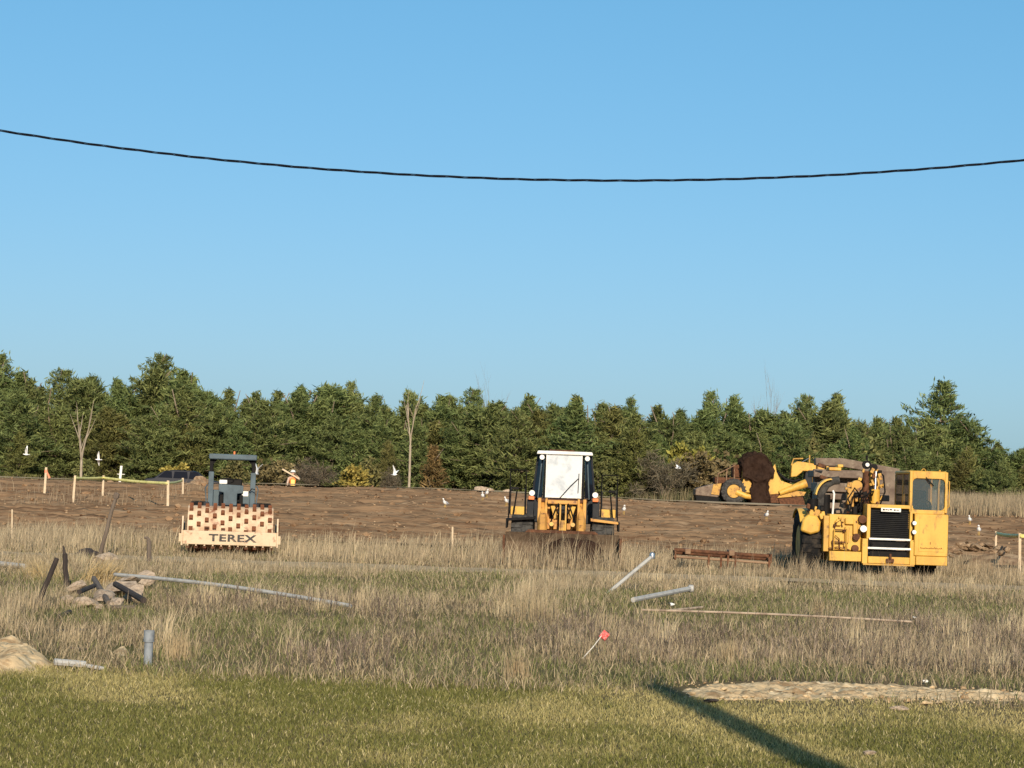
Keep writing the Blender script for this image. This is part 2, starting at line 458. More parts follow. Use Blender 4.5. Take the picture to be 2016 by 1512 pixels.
# bare sandy patch at the edge of the lawn
def blob_patch(name, poly_px, m, amp, seed, hump=0.05, res=0.045):
    P = [G(*p) for p in poly_px]
    cx = sum(p.x for p in P) / len(P); cy = sum(p.y for p in P) / len(P)
    xs = np.arange(min(p.x for p in P) - .2, max(p.x for p in P) + .2, res)
    ys = np.arange(min(p.y for p in P) - .2, max(p.y for p in P) + .2, res)
    X, Y = np.meshgrid(xs, ys)
    # distance inside the polygon
    ins = np.zeros(X.shape, bool); dist = np.full(X.shape, 1e9)
    for k in range(len(P)):
        a, b = P[k], P[(k + 1) % len(P)]
        cond = ((a.y > Y) != (b.y > Y)) & (X < (b.x - a.x) * (Y - a.y) / (b.y - a.y + 1e-9) + a.x)
        ins ^= cond
        ex, ey = b.x - a.x, b.y - a.y
        tt = np.clip(((X - a.x) * ex + (Y - a.y) * ey) / (ex * ex + ey * ey + 1e-9), 0, 1)
        dist = np.minimum(dist, np.hypot(X - a.x - tt * ex, Y - a.y - tt * ey))
    sd = np.where(ins, dist, -dist) + 0.25 * (fbm(X * 2.5, Y * 2.5, seed, 3) - 0.5)
    k = sstep(-0.02, 0.35, sd)
    Z = gz(X, Y) - 0.03 + k * (0.045 + hump) + k * amp * (fbm(X * 3.2, Y * 4.0, seed + 5, 4) - 0.45) * 2
    Z += k * 0.05 * (fbm(X * 8.0, Y * 10.0, seed + 9, 3) - 0.5) + k * 0.035 * (vnoise(X * 17, Y * 17, seed) - .5) + k * .02 * (rng.random(X.shape) - .5)
    keep = sd > -0.05
    idx = -np.ones(X.shape, int); idx[keep] = np.arange(keep.sum())
    co = np.stack([X[keep], Y[keep], Z[keep]], -1)
    q = np.stack([idx[:-1, :-1], idx[:-1, 1:], idx[1:, 1:], idx[1:, :-1]], -1).reshape(-1, 4)
    q = q[(q >= 0).all(1)]
    me = np_mesh(name, co, q.ravel(), 4, len(q)); me.shade_smooth(); me.materials.append(m)
    return tag(link(name, me), kind='structure')
SAND_PX = [(1300, 1358), (1380, 1347), (1500, 1343), (1640, 1344), (1760, 1346), (1880, 1356), (2016, 1364), (2200, 1372), (2200, 1396), (2016, 1386), (1880, 1383),
           (1760, 1381), (1620, 1383), (1500, 1384), (1400, 1382), (1330, 1372)]
blob_patch('bare_sand_patch', SAND_PX, MATS['sand'], 0.03, 60, 0.004, 0.03)
blob_patch('sand_mound', [(-60, 1285), (40, 1284), (100, 1292), (112, 1306), (108, 1324), (60, 1329), (-60, 1328)], MATS['sand'], 0.07, 70, 0.12, 0.03)
blob_patch('small_sand_mound', [(222, 1276), (240, 1270), (262, 1274), (268, 1286), (240, 1292), (220, 1287)], MATS['sand'], 0.05, 75, 0.21, 0.025)

def in_poly(x, y, px):
    P = [G(*p) for p in px]; ins = np.zeros(x.shape, bool)
    for k in range(len(P)):
        a, b = P[k], P[(k + 1) % len(P)]
        ins ^= ((a.y > y) != (b.y > y)) & (x < (b.x - a.x) * (y - a.y) / (b.y - a.y + 1e-9) + a.x)
    return ins

# clods and stones
def rock_mesh(name, seed, m, sq=(1, 1, 1), sub=2, rough=0.35):
    bm = bmesh.new()
    bmesh.ops.create_icosphere(bm, subdivisions=sub, radius=0.5)
    r = random.Random(seed)
    planes = [Vector((r.gauss(0, 1), r.gauss(0, 1), r.gauss(0, 1))).normalized() for _ in range(9)]
    for v in bm.verts:
        p = v.co.copy()
        for n in planes:
            d = p.dot(n)
            if d > 0.28: p -= n * (d - 0.28) * 0.97
        p += Vector((r.uniform(-1, 1), r.uniform(-1, 1), r.uniform(-1, 1))) * 0.045 * rough / 0.35
        v.co = Vector((p.x * sq[0], p.y * sq[1], p.z * sq[2])) * 1.25
    me = bpy.data.meshes.new(name); bm.to_mesh(me); bm.free(); me.materials.append(m)
    return me

def scatter_rocks(name, pts, sizes, m, label, cat, seed):
    base = [rock_mesh('r', seed + k, m, (1, .8, .6), 1) for k in range(4)]
    mb_v, mb_f, n = [], [], 0
    r = random.Random(seed)
    for p, s in zip(pts, sizes):
        b = r.choice(base); R = Matrix.Rotation(r.uniform(0, 6.28), 3, 'Z')
        for v in b.vertices: mb_v.append(tuple(Vector(p) + R @ v.co * s))
        mb_f += [tuple(i + n for i in f.vertices) for f in b.polygons]; n += len(b.vertices)
    me = bpy.data.meshes.new(name); me.from_pydata(mb_v, [], mb_f); me.materials.append(m)
    for b in base: bpy.data.meshes.remove(b)
    return tag(link(name, me), label, cat, kind='stuff')

pts, szs = [], []
for _ in range(330):
    u = random.random()
    px = 1320 + u * 800; py = 1345 + u * 16 + random.random() * 36
    g = G(px, py); pts.append((g.x, g.y, gzf(g.x, g.y) + 0.025)); szs.append(random.choice((.015, .02, .025, .03, .045, .07)) * random.uniform(.7, 1.4))
scatter_rocks('sand_clods', pts, szs, MATS['sand'], 'pale clods of soil strewn over the bare sandy strip', 'clods', 80)
pts, szs = [], []
ya = rng.uniform(67, 107, 1500); xa = rng.uniform(-1, 1, 1500) * (4 + ya * .26); za = gz(xa, ya) + .02
for x, y, z in zip(xa, ya, za):
    pts.append((x, y, z)); szs.append(random.uniform(.06, .22) if random.random() < .93 else random.uniform(.25, .42))
scatter_rocks('soil_clods', pts, szs, MATS['soil'], 'brown clods turned up over the stripped field', 'clods', 90)
for nm_, mt_, sd_, nn_, lb_ in (('pale_clods', 'soil_pale', 94, 1800, 'pale dried crumbs of earth scattered over the stripped field'), ('damp_clods', 'soil_damp', 97, 2400, 'dark damp crumbs of earth in streaks over the stripped field')):
    ya = rng.uniform(66, 107, nn_ * 4); xa = rng.uniform(-1, 1, nn_ * 4) * (4 + ya * .26)
    kp = rng.random(nn_ * 4) < sstep(.46, .60, fbm(xa * .07, ya * .6, sd_, 3))
    xa, ya = xa[kp][:nn_], ya[kp][:nn_]
    pts = [tuple(p) for p in np.stack([xa, ya, gz(xa, ya) + .01], -1)]; szs = list(rng.uniform(.04, .13, len(pts)))
    scatter_rocks(nm_, pts, szs, MATS[mt_], lb_, 'clods', sd_)
# ---------------------------------------------------------------- grass and weeds (nobody could count them)
def blade_mesh(name, P, h, wd, lean, az, col, m, label, cat, parts=None):
    n = len(P)
    ya = rng.uniform(0, math.pi, n)                      # blade facing
    sx, sy = np.cos(ya) * wd / 2, np.sin(ya) * wd / 2
    dx, dy = np.cos(az) * lean * h, np.sin(az) * lean * h
    co = np.zeros((n, 5, 3))
    for k, (fz, fl, fw_) in enumerate(((0, 0, 1), (0, 0, -1), (.55, .32, .75), (.55, .32, -.75), (1, 1, 0))):
        co[:, k, 0] = P[:, 0] + dx * fl + sx * fw_
        co[:, k, 1] = P[:, 1] + dy * fl + sy * fw_
        co[:, k, 2] = P[:, 2] + h * fz * np.sqrt(np.maximum(0.05, 1 - (lean * fl) ** 2 * .5))
    b = (np.arange(n) * 5)[:, None]
    loops = (b + np.array([0, 1, 3, 2, 2, 3, 4])[None]).ravel()
    me = np_mesh(name, co.reshape(-1, 3), loops, np.tile([4, 3], n), 2 * n)
    at = me.color_attributes.new('col', 'FLOAT_COLOR', 'POINT')
    c4 = np.ones((n, 5, 4), np.float32); c4[:, :, :3] = col[:, None, :]
    at.data.foreach_set('color', c4.ravel())
    me.materials.append(m)
    o = link(name, me)
    return tag(o, label, cat, kind='stuff')

def lerp_col(a, b, t):
    a = np.array(a); b = np.array(b); return a[None] + (b - a)[None] * t[:, None]

def spots(n, y0, y1, margin=1.2, tmax=0.255):
    y = rng.uniform(y0, y1, n)
    x = rng.uniform(-1, 1, n) * (tmax * y + margin)
    return x, y

def ell(x, y, px, py, rx, ry):
    """soft ellipse around a spot of ground"""
    g = G(px, py)
    ry = ry * 1.7 if g.y < 50 else ry
    q = ((x - g.x) / rx) ** 2 + ((y - g.y + .45 * ry) / ry) ** 2 + .5 * (fbm(x * 1.1, y * .8, 97, 3) - .5)
    return np.clip((1.25 - q) * 1.6, 0, 1)

def track_mask(x, y): return (y > 47.2 + 0.25 * np.sin(x * .4)) & (y < 50.4)

def lawn_edge(x): return 20.4 + 0.8 * (fbm(x * .7, x * 0, 91, 3) - .5) * 2

def green_amount(x, y):
    g = 0.55 * sstep(0.52, 0.72, fbm(x * .28 + 5, y * .16, 101, 3))
    for e in ((580, 1225, 1.3, 2.2), (930, 1225, 1.0, 1.6), (920, 1285, 0.9, 1.6), (560, 1140, 2.0, 3.0), (880, 1135, 1.6, 4.0), (30, 1145, 1.6, 3.0), (1700, 1180, 3.2, 3.0),
              (1300, 1180, 2.2, 3.5), (1500, 1325, 2.4, 1.2), (1850, 1345, 2.6, 0.9), (1150, 1320, 1.5, 0.8), (440, 1290, .8, 1.2), (230, 1205, .9, 1.2), (300, 1170, .8, 1.5)):
        g = np.maximum(g, ell(x, y, *e))
    return np.clip(g, 0, 1)

def open_front(x, y):
    return in_poly(x, y, [(212, 1272), (270, 1272), (278, 1322), (206, 1322)]) | in_poly(x, y, [(115, 1196), (295, 1196), (300, 1240), (110, 1240)])

def dig_mask(x, y):
    """places kept open: sand, mounds, rubble"""
    m = in_poly(x, y, SAND_PX)
    m |= in_poly(x, y, [(-60, 1288), (100, 1290), (112, 1306), (106, 1322), (-60, 1326)])
    m |= in_poly(x, y, [(222, 1276), (240, 1270), (262, 1274), (268, 1286), (240, 1292), (220, 1287)])
    return m

# mown lawn
n = 330000
x, y = spots(n, 11.5, 22.2, 0.8)
u = fbm(x * 1.1, y * .5, 111, 4)
keep = (y < lawn_edge(x) + rng.normal(0, .5, n)) & (~(in_poly(x, y, SAND_PX) & in_poly(x, y - .16 - .2 * vnoise(x * 3, y, 77), SAND_PX)) | (rng.random(n) < .05))
bare = np.clip(.35 + sstep(0.4, 0.6, fbm(x * .8, y * .8, 118, 3)), 0, 1) * sstep(16.8, 19.0, y + .8 * (fbm(x * .9, y * 0, 119, 2) - .5)) * sstep(0.6, 1.8, x)     # worn ground below the sand
keep &= rng.random(n) > bare * .45
x, y, u, bare = x[keep], y[keep], u[keep], bare[keep]; n = len(x)
P = np.stack([x, y, gz(x, y) - .005], -1)
h = rng.uniform(.02, .05, n) * (0.7 + .7 * u) * (1 + (.5 - .75 * (x > .9)) * sstep(18.5, 20.5, y))
dry = np.clip(sstep(.42, .72, fbm(x * .9 + 40, y * .55, 131, 4)) * .8 + .9 * bare + rng.normal(0, .28, n), 0, 1)
col = lerp_col((.165, .163, .040), (.46, .375, .155), dry) * rng.uniform(.55, 1.35, n)[:, None]
straw = rng.random(n) < .05
col[straw] = np.array((.60, .50, .27)) * rng.uniform(.7, 1.2, straw.sum())[:, None]
blade_mesh('lawn_grass', P, h, rng.uniform(.004, .009, n), rng.uniform(.2, 1.0, n), rng.uniform(0, 6.28, n), col, MATS['grass'],
           'mown green lawn grass along the bottom of the view', 'grass')

# short dead thatch and green under-growth of the rough
n = 230000
x, y = spots(n, 19.6, 64, 1.5)
keep = (y > lawn_edge(x) - .4 + rng.normal(0, .3, n)) & ~dig_mask(x, y) & ~(track_mask(x, y) & (rng.random(n) < .82))
x, y = x[keep], y[keep]; n = len(x)
P = np.stack([x, y, gz(x, y) - .01], -1)
g = green_amount(x, y); isg = rng.random(n) < .08 + g * (.26 + .4 * vnoise(x * 2.2, y * 1.6, 143))
far = np.maximum(1, y / 30)
h = np.where(isg, rng.uniform(.07, .17, n), rng.uniform(.05, .19, n)) * (.5 + .9 * vnoise(x * 1.5, y * 1.5, 141))
tone = rng.random(n)
col = np.where(isg[:, None], lerp_col((.115, .128, .038), (.27, .26, .10), tone), lerp_col((.19, .140, .084), (.57, .445, .268), tone)) * rng.uniform(.75, 1.2, n)[:, None]
blade_mesh('rough_grass', P, h, rng.uniform(.005, .011, n) * far, rng.uniform(.2, 1.1, n), rng.uniform(0, 6.28, n), col, MATS['grass'],
           'short dead and green grass matting the rough ground between lawn and machines', 'grass')

# tall dry grass
n = 150000
x, y = spots(n, 24, 67.5, 2.5)
dens = (.12 + .88 * sstep(36, 46, y)) * (1 - .6 * sstep(57, 63, y))
dens = np.maximum(dens, .85 * sstep(.51, .57, fbm(x * .6, y * .4, 155, 3)))
dens *= .2 + .8 * sstep(.38, .52, fbm(x * .45, y * .3, 151, 3))
dens *= 1 - .95 * green_amount(x, y) * (1 - sstep(44, 50, y))
dens = np.maximum(dens, .9 * ell(x, y, 1105, 1165, 1.1, 3.2))
dens *= 1 - .9 * green_amount(x, y) * (y < 43)
keep = (rng.random(n) < dens) & ~(track_mask(x, y) & (rng.random(n) < .93)) & ~((y > 50.5) & (y < 62) & (np.abs(x - 1.4) < 1.2) & (y > 53.8))
keep &= ~((np.abs(x + 6.75) < 1.2) & (y > 52.9) & (y < 58)) & ~((x > 7.4) & (x < 11.2) & (y > 53.6) & (y < 63))
x, y = x[keep], y[keep]; n = len(x)
P = np.stack([x, y, gz(x, y) - .01], -1)
h = rng.uniform(.22, .66, n) * (.25 + 1.2 * fbm(x * 1.1, y * .7, 161, 4)) * (.55 + .6 * sstep(40, 53, y))
tall = rng.random(n) < .05
h[tall] *= 1.45
h *= 1 - .62 * ((y > 50.4) & (y < 54.5)) * (sstep(-8.6, -8.0, x) * (1 - sstep(-5.5, -4.9, x)) + sstep(7.7, 8.1, x) * (1 - sstep(11, 11.6, x)) + sstep(3.8, 4.1, x) * (1 - sstep(6.8, 7.0, x)))
h *= 1 + .3 * ((y > 50.4) & (y < 53)) * (np.abs(x - 1.35) < 1.7)
h *= 1 - .4 * sstep(56, 62, y)
h *= 1 - .5 * ((y > 43.5) & (y < 47.4))
tone = np.clip(rng.random(n) * .7 + .5 * (fbm(x * .3, y * .2, 171, 2) - .25), 0, 1)
col = lerp_col((.26, .19, .12), (.68, .54, .335), tone) * rng.uniform(.7, 1.2, n)[:, None]
# pale straw tufts sprinkled through the rough
nt_ = 190; tx_, ty_ = spots(nt_, 22.5, 55, 1.0)
ok = ~open_front(tx_, ty_) & ~((np.abs(tx_ - .038 * ty_) < .4) & (ty_ < 25)) & (green_amount(tx_, ty_) < .5) & ~dig_mask(tx_, ty_) & ~track_mask(tx_, ty_)
tx_, ty_ = tx_[ok], ty_[ok]; nt_ = len(tx_); kb = 46
thh = rng.uniform(.18, .52, nt_)
px_ = np.repeat(tx_, kb) + rng.normal(0, .07, nt_ * kb); py_ = np.repeat(ty_, kb) + rng.normal(0, .07, nt_ * kb)
P = np.concatenate([P, np.stack([px_, py_, gz(px_, py_) - .01], -1)])
h = np.concatenate([h, np.repeat(thh, kb) * rng.uniform(.5, 1.1, nt_ * kb)])
col = np.concatenate([col, lerp_col((.40, .30, .18), (.74, .60, .37), np.clip(np.repeat(rng.random(nt_), kb) * .6 + rng.random(nt_ * kb) * .4, 0, 1))])
x = np.concatenate([x, px_]); y = np.concatenate([y, py_]); n = len(x)
blade_mesh('tall_dry_grass', P, h, rng.uniform(.005, .010, n) * np.maximum(1, y / 34), rng.uniform(.02, .6, n) ** 1.2, rng.normal(.5, 1.6, n), col, MATS['grass'],
           'tall tan dry grass standing around the parked machines', 'grass')

# grey brown weeds: stems with side twigs
n = 15000
x, y = spots(n, 20.6, 40, 1.2)
d1 = sstep(20.6, 21.4, y) * (1 - sstep(31, 39, y)) * (.04 + .96 * sstep(.44, .54, fbm(x * .5 + 9, y * .42, 181, 3)))
d1 = np.maximum(d1, .95 * (x > .4) * sstep(22.6, 23.6, y) * (1 - sstep(29.5, 33, y)))
d1 *= 1 - np.clip(green_amount(x, y) * 1.2, 0, .985)
d1 *= 1 - .95 * ell(x, y, 200, 1235, 1.5, 3.5)
keep = (rng.random(n) < d1) & ~dig_mask(x, y) & ~(open_front(x, y) & (rng.random(n) < .93)) & ~((np.abs(x - .038 * y) < .28) & (y > 21.6) & (y < 24.9))
x, y = x[keep], y[keep]; n = len(x)
hs = rng.uniform(.08, .34, n) * (.35 + 1.1 * fbm(x * 1.3, y * .9, 191, 3))
base = np.stack([x, y, gz(x, y) - .01], -1)
lean = rng.uniform(.03, .3, n); az = rng.uniform(0, 6.28, n)
Ps, Hs, Ws, Ls, As = [base], [hs], [np.full(n, .006)], [lean], [az]
for k in range(6):
    f = rng.uniform(.25, .85, n)
    q = base.copy()
    q[:, 0] += np.cos(az) * lean * hs * f * .7; q[:, 1] += np.sin(az) * lean * hs * f * .7; q[:, 2] += hs * f * .97
    Ps.append(q); Hs.append(hs * rng.uniform(.18, .5, n)); Ws.append(rng.uniform(.004, .009, n)); Ls.append(rng.uniform(.25, 1.0, n)); As.append(rng.uniform(0, 6.28, n))
tone = np.tile(rng.random(n), 7)
tone = tone ** 1.6
col = lerp_col((.115, .084, .064), (.47, .36, .255), tone) * rng.uniform(.65, 1.25, 7 * n)[:, None]
blade_mesh('dead_weeds', np.concatenate(Ps), np.concatenate(Hs), np.concatenate(Ws), np.concatenate(Ls), np.concatenate(As), col, MATS['grass'],
           'grey brown dead weeds thick behind the lawn and the sandy strip', 'weeds')

# dry grass standing beyond the field at the far edge and along the foot of the trees
n = 26000
y = rng.uniform(100, 126, n); t = rng.uniform(.185, .30, n)
x = t * y
P = np.stack([x, y, gz(x, y)], -1)
col = lerp_col((.27, .20, .13), (.48, .38, .23), rng.random(n))
far1 = (P, rng.uniform(.5, 1.25, n) * (.6 + .6 * vnoise(x * .5, y * .5, 201)), np.full(n, .03), rng.uniform(.02, .3, n), rng.uniform(0, 6.28, n), col)
n2 = 22000
y = rng.uniform(152, 164, n2); x = rng.uniform(-.29, .29, n2) * y
P2 = np.stack([x, y, gz(x, y)], -1)
col2 = lerp_col((.09, .10, .04), (.27, .21, .12), rng.random(n2))
blade_mesh('far_dry_grass', *[np.concatenate([a, b]) for a, b in zip(far1, (P2, rng.uniform(.4, 1.1, n2), np.full(n2, .05), rng.uniform(.05, .4, n2), rng.uniform(0, 6.28, n2), col2))],
           MATS['grass'], 'pale dry grass growing beyond the stripped field below the trees', 'grass')
# sparse weeds on the field's bank at the left
n = 1500
x = rng.uniform(-22, -13, n); y = rng.uniform(80, 98, n)
kp = fbm(x * .3, y * .3, 211, 3) > .56; x, y = x[kp], y[kp]; n = len(x)
P = np.stack([x, y, gz(x, y)], -1)
blade_mesh('bank_grass', P, rng.uniform(.2, .6, n), np.full(n, .02), rng.uniform(.05, .4, n), rng.uniform(0, 6.28, n), lerp_col((.22, .15, .10), (.42, .32, .2), rng.random(n)), MATS['grass'],
           'sparse dry grass on the soil bank under the yellow tape', 'grass')

# single tussocks that stand out
def tussock(px, py, hgt, n, wid, label, lean=.25, az0=None, colr=((.36, .26, .15), (.55, .43, .25)), bw=.006):
    g = G(px, py)
    P = np.zeros((n, 3)); P[:, 0] = rng.normal(0, wid, n); P[:, 1] = rng.normal(0, wid, n)
    az = rng.uniform(0, 6.28, n) if az0 is None else rng.normal(az0, .5, n)
    o = blade_mesh('grass_tussock', P, rng.uniform(.5, 1, n) * hgt, np.full(n, bw), rng.uniform(.3, 1.6, n) * lean, az, lerp_col(*colr, rng.random(n)), MATS['grass'], label, 'tussock')
    del o['kind']
    o.location = (g.x, g.y, gzf(g.x, g.y)); o['group'] = 'dry grass tussocks'
tussock(1437, 1302, .34, 160, .06, 'pale straw tussock standing in dead weeds above the sandy strip', .18)
tussock(1612, 1222, .52, 90, .05, 'bright straw tussock in front of the yellow scraper with the cab')
tussock(1020, 1338, .40, 150, .08, 'pale tussock at the lawn edge below the front loader', .3)
tussock(1040, 1225, .62, 240, .22, 'broad tan tussock in the rough below the loader bucket', .25)
tussock(190, 1150, .58, 300, .15, 'golden bent tussock above the broken concrete rubble', .95, .35, ((.42, .29, .13), (.62, .46, .23)), .010)
tussock(85, 1142, .55, 260, .2, 'bent straw tussock beside the black leaning post', .9, 2.6, ((.42, .29, .13), (.60, .46, .24)))
tussock(350, 1300, .42, 220, .10, 'tan tussock just beside the upright grey pipe', .25)

# ---------------------------------------------------------------- trees
def np_tufts(name, cen, dirs, size, col, m, k=7, wid=.3, spread=.75):
    """foliage: each tuft is a spray of k narrow leaf-like faces"""
    n = len(cen)
    c = np.repeat(cen, k, 0); d = np.repeat(dirs, k, 0) + rng.normal(0, spread, (n * k, 3))
    d /= np.linalg.norm(d, axis=1)[:, None] + 1e-9
    s = np.repeat(size, k) * rng.uniform(.6, 1.2, n * k)
    r = rng.normal(0, 1, (n * k, 3)); sd = np.cross(d, r); sd /= np.linalg.norm(sd, axis=1)[:, None] + 1e-9
    c = c + rng.normal(0, .25, (n * k, 3)) * s[:, None]
    w_ = (s * wid)[:, None]
    co = np.stack([c - d * s[:, None] * .5, c + sd * w_ * .5, c + d * s[:, None] * .5, c - sd * w_ * .5], 1)
    q = np.arange(n * k * 4)
    me = np_mesh(name, co.reshape(-1, 3), q, 4, n * k)
    at = me.color_attributes.new('col', 'FLOAT_COLOR', 'POINT')
    c4 = np.ones((n * k, 4, 4), np.float32)
    c4[:, :, :3] = (np.repeat(col, k, 0) * rng.uniform(.75, 1.25, n * k)[:, None])[:, None, :]
    at.data.foreach_set('color', c4.ravel())
    me.materials.append(m)
    return me

def pine_meshes(seed, H, R, kind=0, ca=(.074, .102, .031), cb=(.228, .258, .086), trunk='bark', dens=1.0):
    """kind 0: dense young pine clothed to the ground; 1: open spreading white pine; 2: narrow spire"""
    r = random.Random(seed)
    cen, dr, sz, col = [], [], [], []
    tr = MB()
    bend = [Vector((r.uniform(-.12, .12) * k, r.uniform(-.12, .12) * k, H * k / 6)) for k in range(7)]
    tr.tube(bend, [H * .017 * (1 - .14 * k) for k in range(7)], 7)
    step = .42 if kind != 1 else .6
    z = H * .03
    while z < H * .985:
        t = z / H
        if kind == 0: prof = min(1, .6 + 1.3 * t) * (1 - t ** 2.0) ** .95 + .045
        elif kind == 1: prof = (.5 + .9 * t if t < .45 else .92) * (1 - t ** 2.9) ** .8 + .06
        else: prof = min(1, .5 + 2 * t) * (1 - t) ** .8 + .04
        nb = r.randint(5, 7)
        a0 = r.uniform(0, 6.28)
        wob = r.uniform(.75, 1.15)
        for b in range(nb):
            az = a0 + b * 6.283 / nb + r.uniform(-.3, .3)
            L = R * prof * wob * r.uniform(.62, 1.22)
            rise = -.05 + .75 * t ** 1.3 + r.uniform(-.1, .15)
            o = Vector((0, 0, z))
            dv = Vector((math.cos(az), math.sin(az), rise)).normalized()
            if L > .7 and r.random() < .8: tr.tube([o, o + dv * L * .9], [.035 + .012 * L, .012], 4, False)
            m_ = max(3, int(L / .155 * dens))
            for q in range(m_):
                f = .22 + .8 * (q + r.random()) / m_
                side = r.uniform(-1, 1) * L * .26 * (1.1 - abs(f - .6))
                p = o + dv * L * f + Vector((-math.sin(az), math.cos(az), 0)) * side + Vector((0, 0, r.uniform(-.12, .16)))
                cen.append(p); dd = dv + Vector((0, 0, .55)); dr.append(dd.normalized()); sz.append(r.uniform(.30, .56))
                tn = min(1, max(0, r.gauss(.42, .25)))
                col.append([ca[i] + (cb[i] - ca[i]) * tn for i in range(3)])
        z += step * r.uniform(.75, 1.25) * (1.15 - .45 * t)
    for q in range(6):                                   # leader
        cen.append(Vector((r.uniform(-.1, .1), r.uniform(-.1, .1), H * (.95 + .06 * q / 14)))); dr.append(Vector((0, 0, 1))); sz.append(.4)
        col.append(cb)
    me = np_tufts('crown', np.array([tuple(c) for c in cen]), np.array([tuple(c) for c in dr]), np.array(sz), np.array(col), MATS['needles'], 11, .17, .8)
    return me, tr.mesh('trunk', MATS[trunk], True)

def blob_tree(seed, H, R, ca, cb, n=420, trunk='bark', z0=.05, size=.3, wid=.55):
    """loose leafy bush or sapling: several uneven clumps on forking stems"""
    r = random.Random(seed)
    tr = MB(); cen, dr, col, sz = [], [], [], []
    cl = []
    for k in range(9):
        a = r.uniform(0, 6.28); q = r.random() ** .6; zz = H * r.uniform(z0 + .12, .9)
        rr = R * q * (1 - .55 * (zz / H)) ; cl.append((Vector((math.cos(a) * rr, math.sin(a) * rr, zz)), R * r.uniform(.3, .6)))
        tr.tube([(0, 0, 0), (rr * .3 * math.cos(a), rr * .3 * math.sin(a), zz * .5), cl[-1][0]], [.05, .03, .012], 5, False)
    cl.append((Vector((0, 0, H * .55)), R * .6))
    for _ in range(n):
        c, rad = r.choice(cl)
        d = Vector((r.gauss(0, 1), r.gauss(0, 1), r.gauss(0, 1))).normalized()
        p = c + d * rad * r.uniform(.3, 1.05); p.z = max(.05, min(p.z, H * 1.03))
        cen.append(p); dr.append((d + Vector((0, 0, .3))).normalized()); sz.append(size * r.uniform(.7, 1.2))
        tn = r.random(); col.append([ca[i] + (cb[i] - ca[i]) * tn for i in range(3)])
    me = np_tufts('crown', np.array([tuple(c) for c in cen]), np.array([tuple(c) for c in dr]), np.array(sz), np.array(col), MATS['needles'], 6, wid, .8)
    return me, tr.mesh('trunk', MATS[trunk], True)

def bare_tree(seed, H, fork, m, spread=.35, r0=.12, levels=3, twig=3):
    r = random.Random(seed); tr = MB(); br = MB()
    def grow(mb, p, d, L, rad, lev):
        pts = [p]; q = p.copy(); dd = d.copy()
        for k in range(4):
            dd = (dd + Vector((r.uniform(-.12, .12), r.uniform(-.12, .12), .06))).normalized()
            q = q + dd * L / 4; pts.append(q.copy())
        mb.tube(pts, [rad * (1 - .17 * k) for k in range(5)], 6 if lev > 1 else 4, False)
        if lev <= 0: return
        for k in range(twig):
            i = r.randint(1, 4); a = r.uniform(0, 6.28)
            nd = (dd + Vector((math.cos(a), math.sin(a), .25)) * spread * 1.5).normalized()
            grow(br, pts[i], nd, L * r.uniform(.45, .75), rad * .45, lev - 1)
    base = [Vector((0, 0, 0)), Vector((.03, 0, fork * .5)), Vector((0, .02, fork))]
    tr.tube(base, [r0, r0 * .85, r0 * .75], 8)
    for k in range(3):
        a = k * 2.1 + r.uniform(-.4, .4)
        grow(br, base[2], Vector((math.cos(a) * spread, math.sin(a) * spread, 1)).normalized(), (H - fork) * r.uniform(.6, .95), r0 * .6, levels)
    return br.mesh('branches', m, True), tr.mesh('trunk', m, True)

PRO = {}
for k, (kd, H, R) in enumerate(((0, 8, 2.5), (0, 8, 2.8), (0, 8, 2.3), (1, 9, 2.5), (1, 9, 2.8), (2, 8, 2.0), (0, 8, 3.0))):
    PRO['p%d' % k] = (pine_meshes(300 + k, H, R, kd), H)
PRO['olive'] = (pine_meshes(320, 8, 2.2, 0, (.08, .09, .026), (.24, .235, .07)), 8)
PRO['juniper'] = (pine_meshes(330, 4, 1.15, 2, (.10, .07, .024), (.25, .17, .065)), 4)
PRO['yellow'] = (blob_tree(340, 3.2, 1.4, (.17, .16, .03), (.38, .33, .075), 420), 3.2)
PRO['scrub'] = (blob_tree(341, 3.5, 1.7, (.09, .095, .032), (.21, .20, .07), 460), 3.5)
PRO['brownscrub'] = (blob_tree(342, 3.5, 1.7, (.11, .085, .038), (.24, .18, .085), 420), 3.5)
PRO['thicket'] = (blob_tree(343, 3.0, 1.9, (.10, .085, .055), (.22, .18, .115), 520, 'bark', .02, .5, .07), 3.0)
PRO['bareA'] = (bare_tree(351, 6.0, 2.3, MATS['pale_bark'], .26, .15, 1, 3), 6.0)
PRO['bareB'] = (bare_tree(352, 8.0, 4.2, MATS['pale_bark'], .22, .13, 1, 4), 8.0)
PRO['bareC'] = (bare_tree(353, 8.0, 4.0, MATS['bark'], .25, .09, 3, 4), 8.0)

def tree(name, proto, px, top, d, label, cat='tree', group='pines of the tree line', wide=1.0, rz=None):
    (cm, tm), H = PRO[proto]
    q = W(px, top, d)
    x, y = q.x, d
    zb = gzf(x, y) - .05
    s = (q.z - zb) / H
    o = link(name, None, None, (x, y, zb), (0, 0, random.uniform(0, 6.28) if rz is None else rz))
    o.scale = (s * wide, s * wide, s)
    tag(o, label, cat, group)
    link('trunk', tm, o); link('branches' if name.startswith('bare') else 'crown', cm, o)
    return o

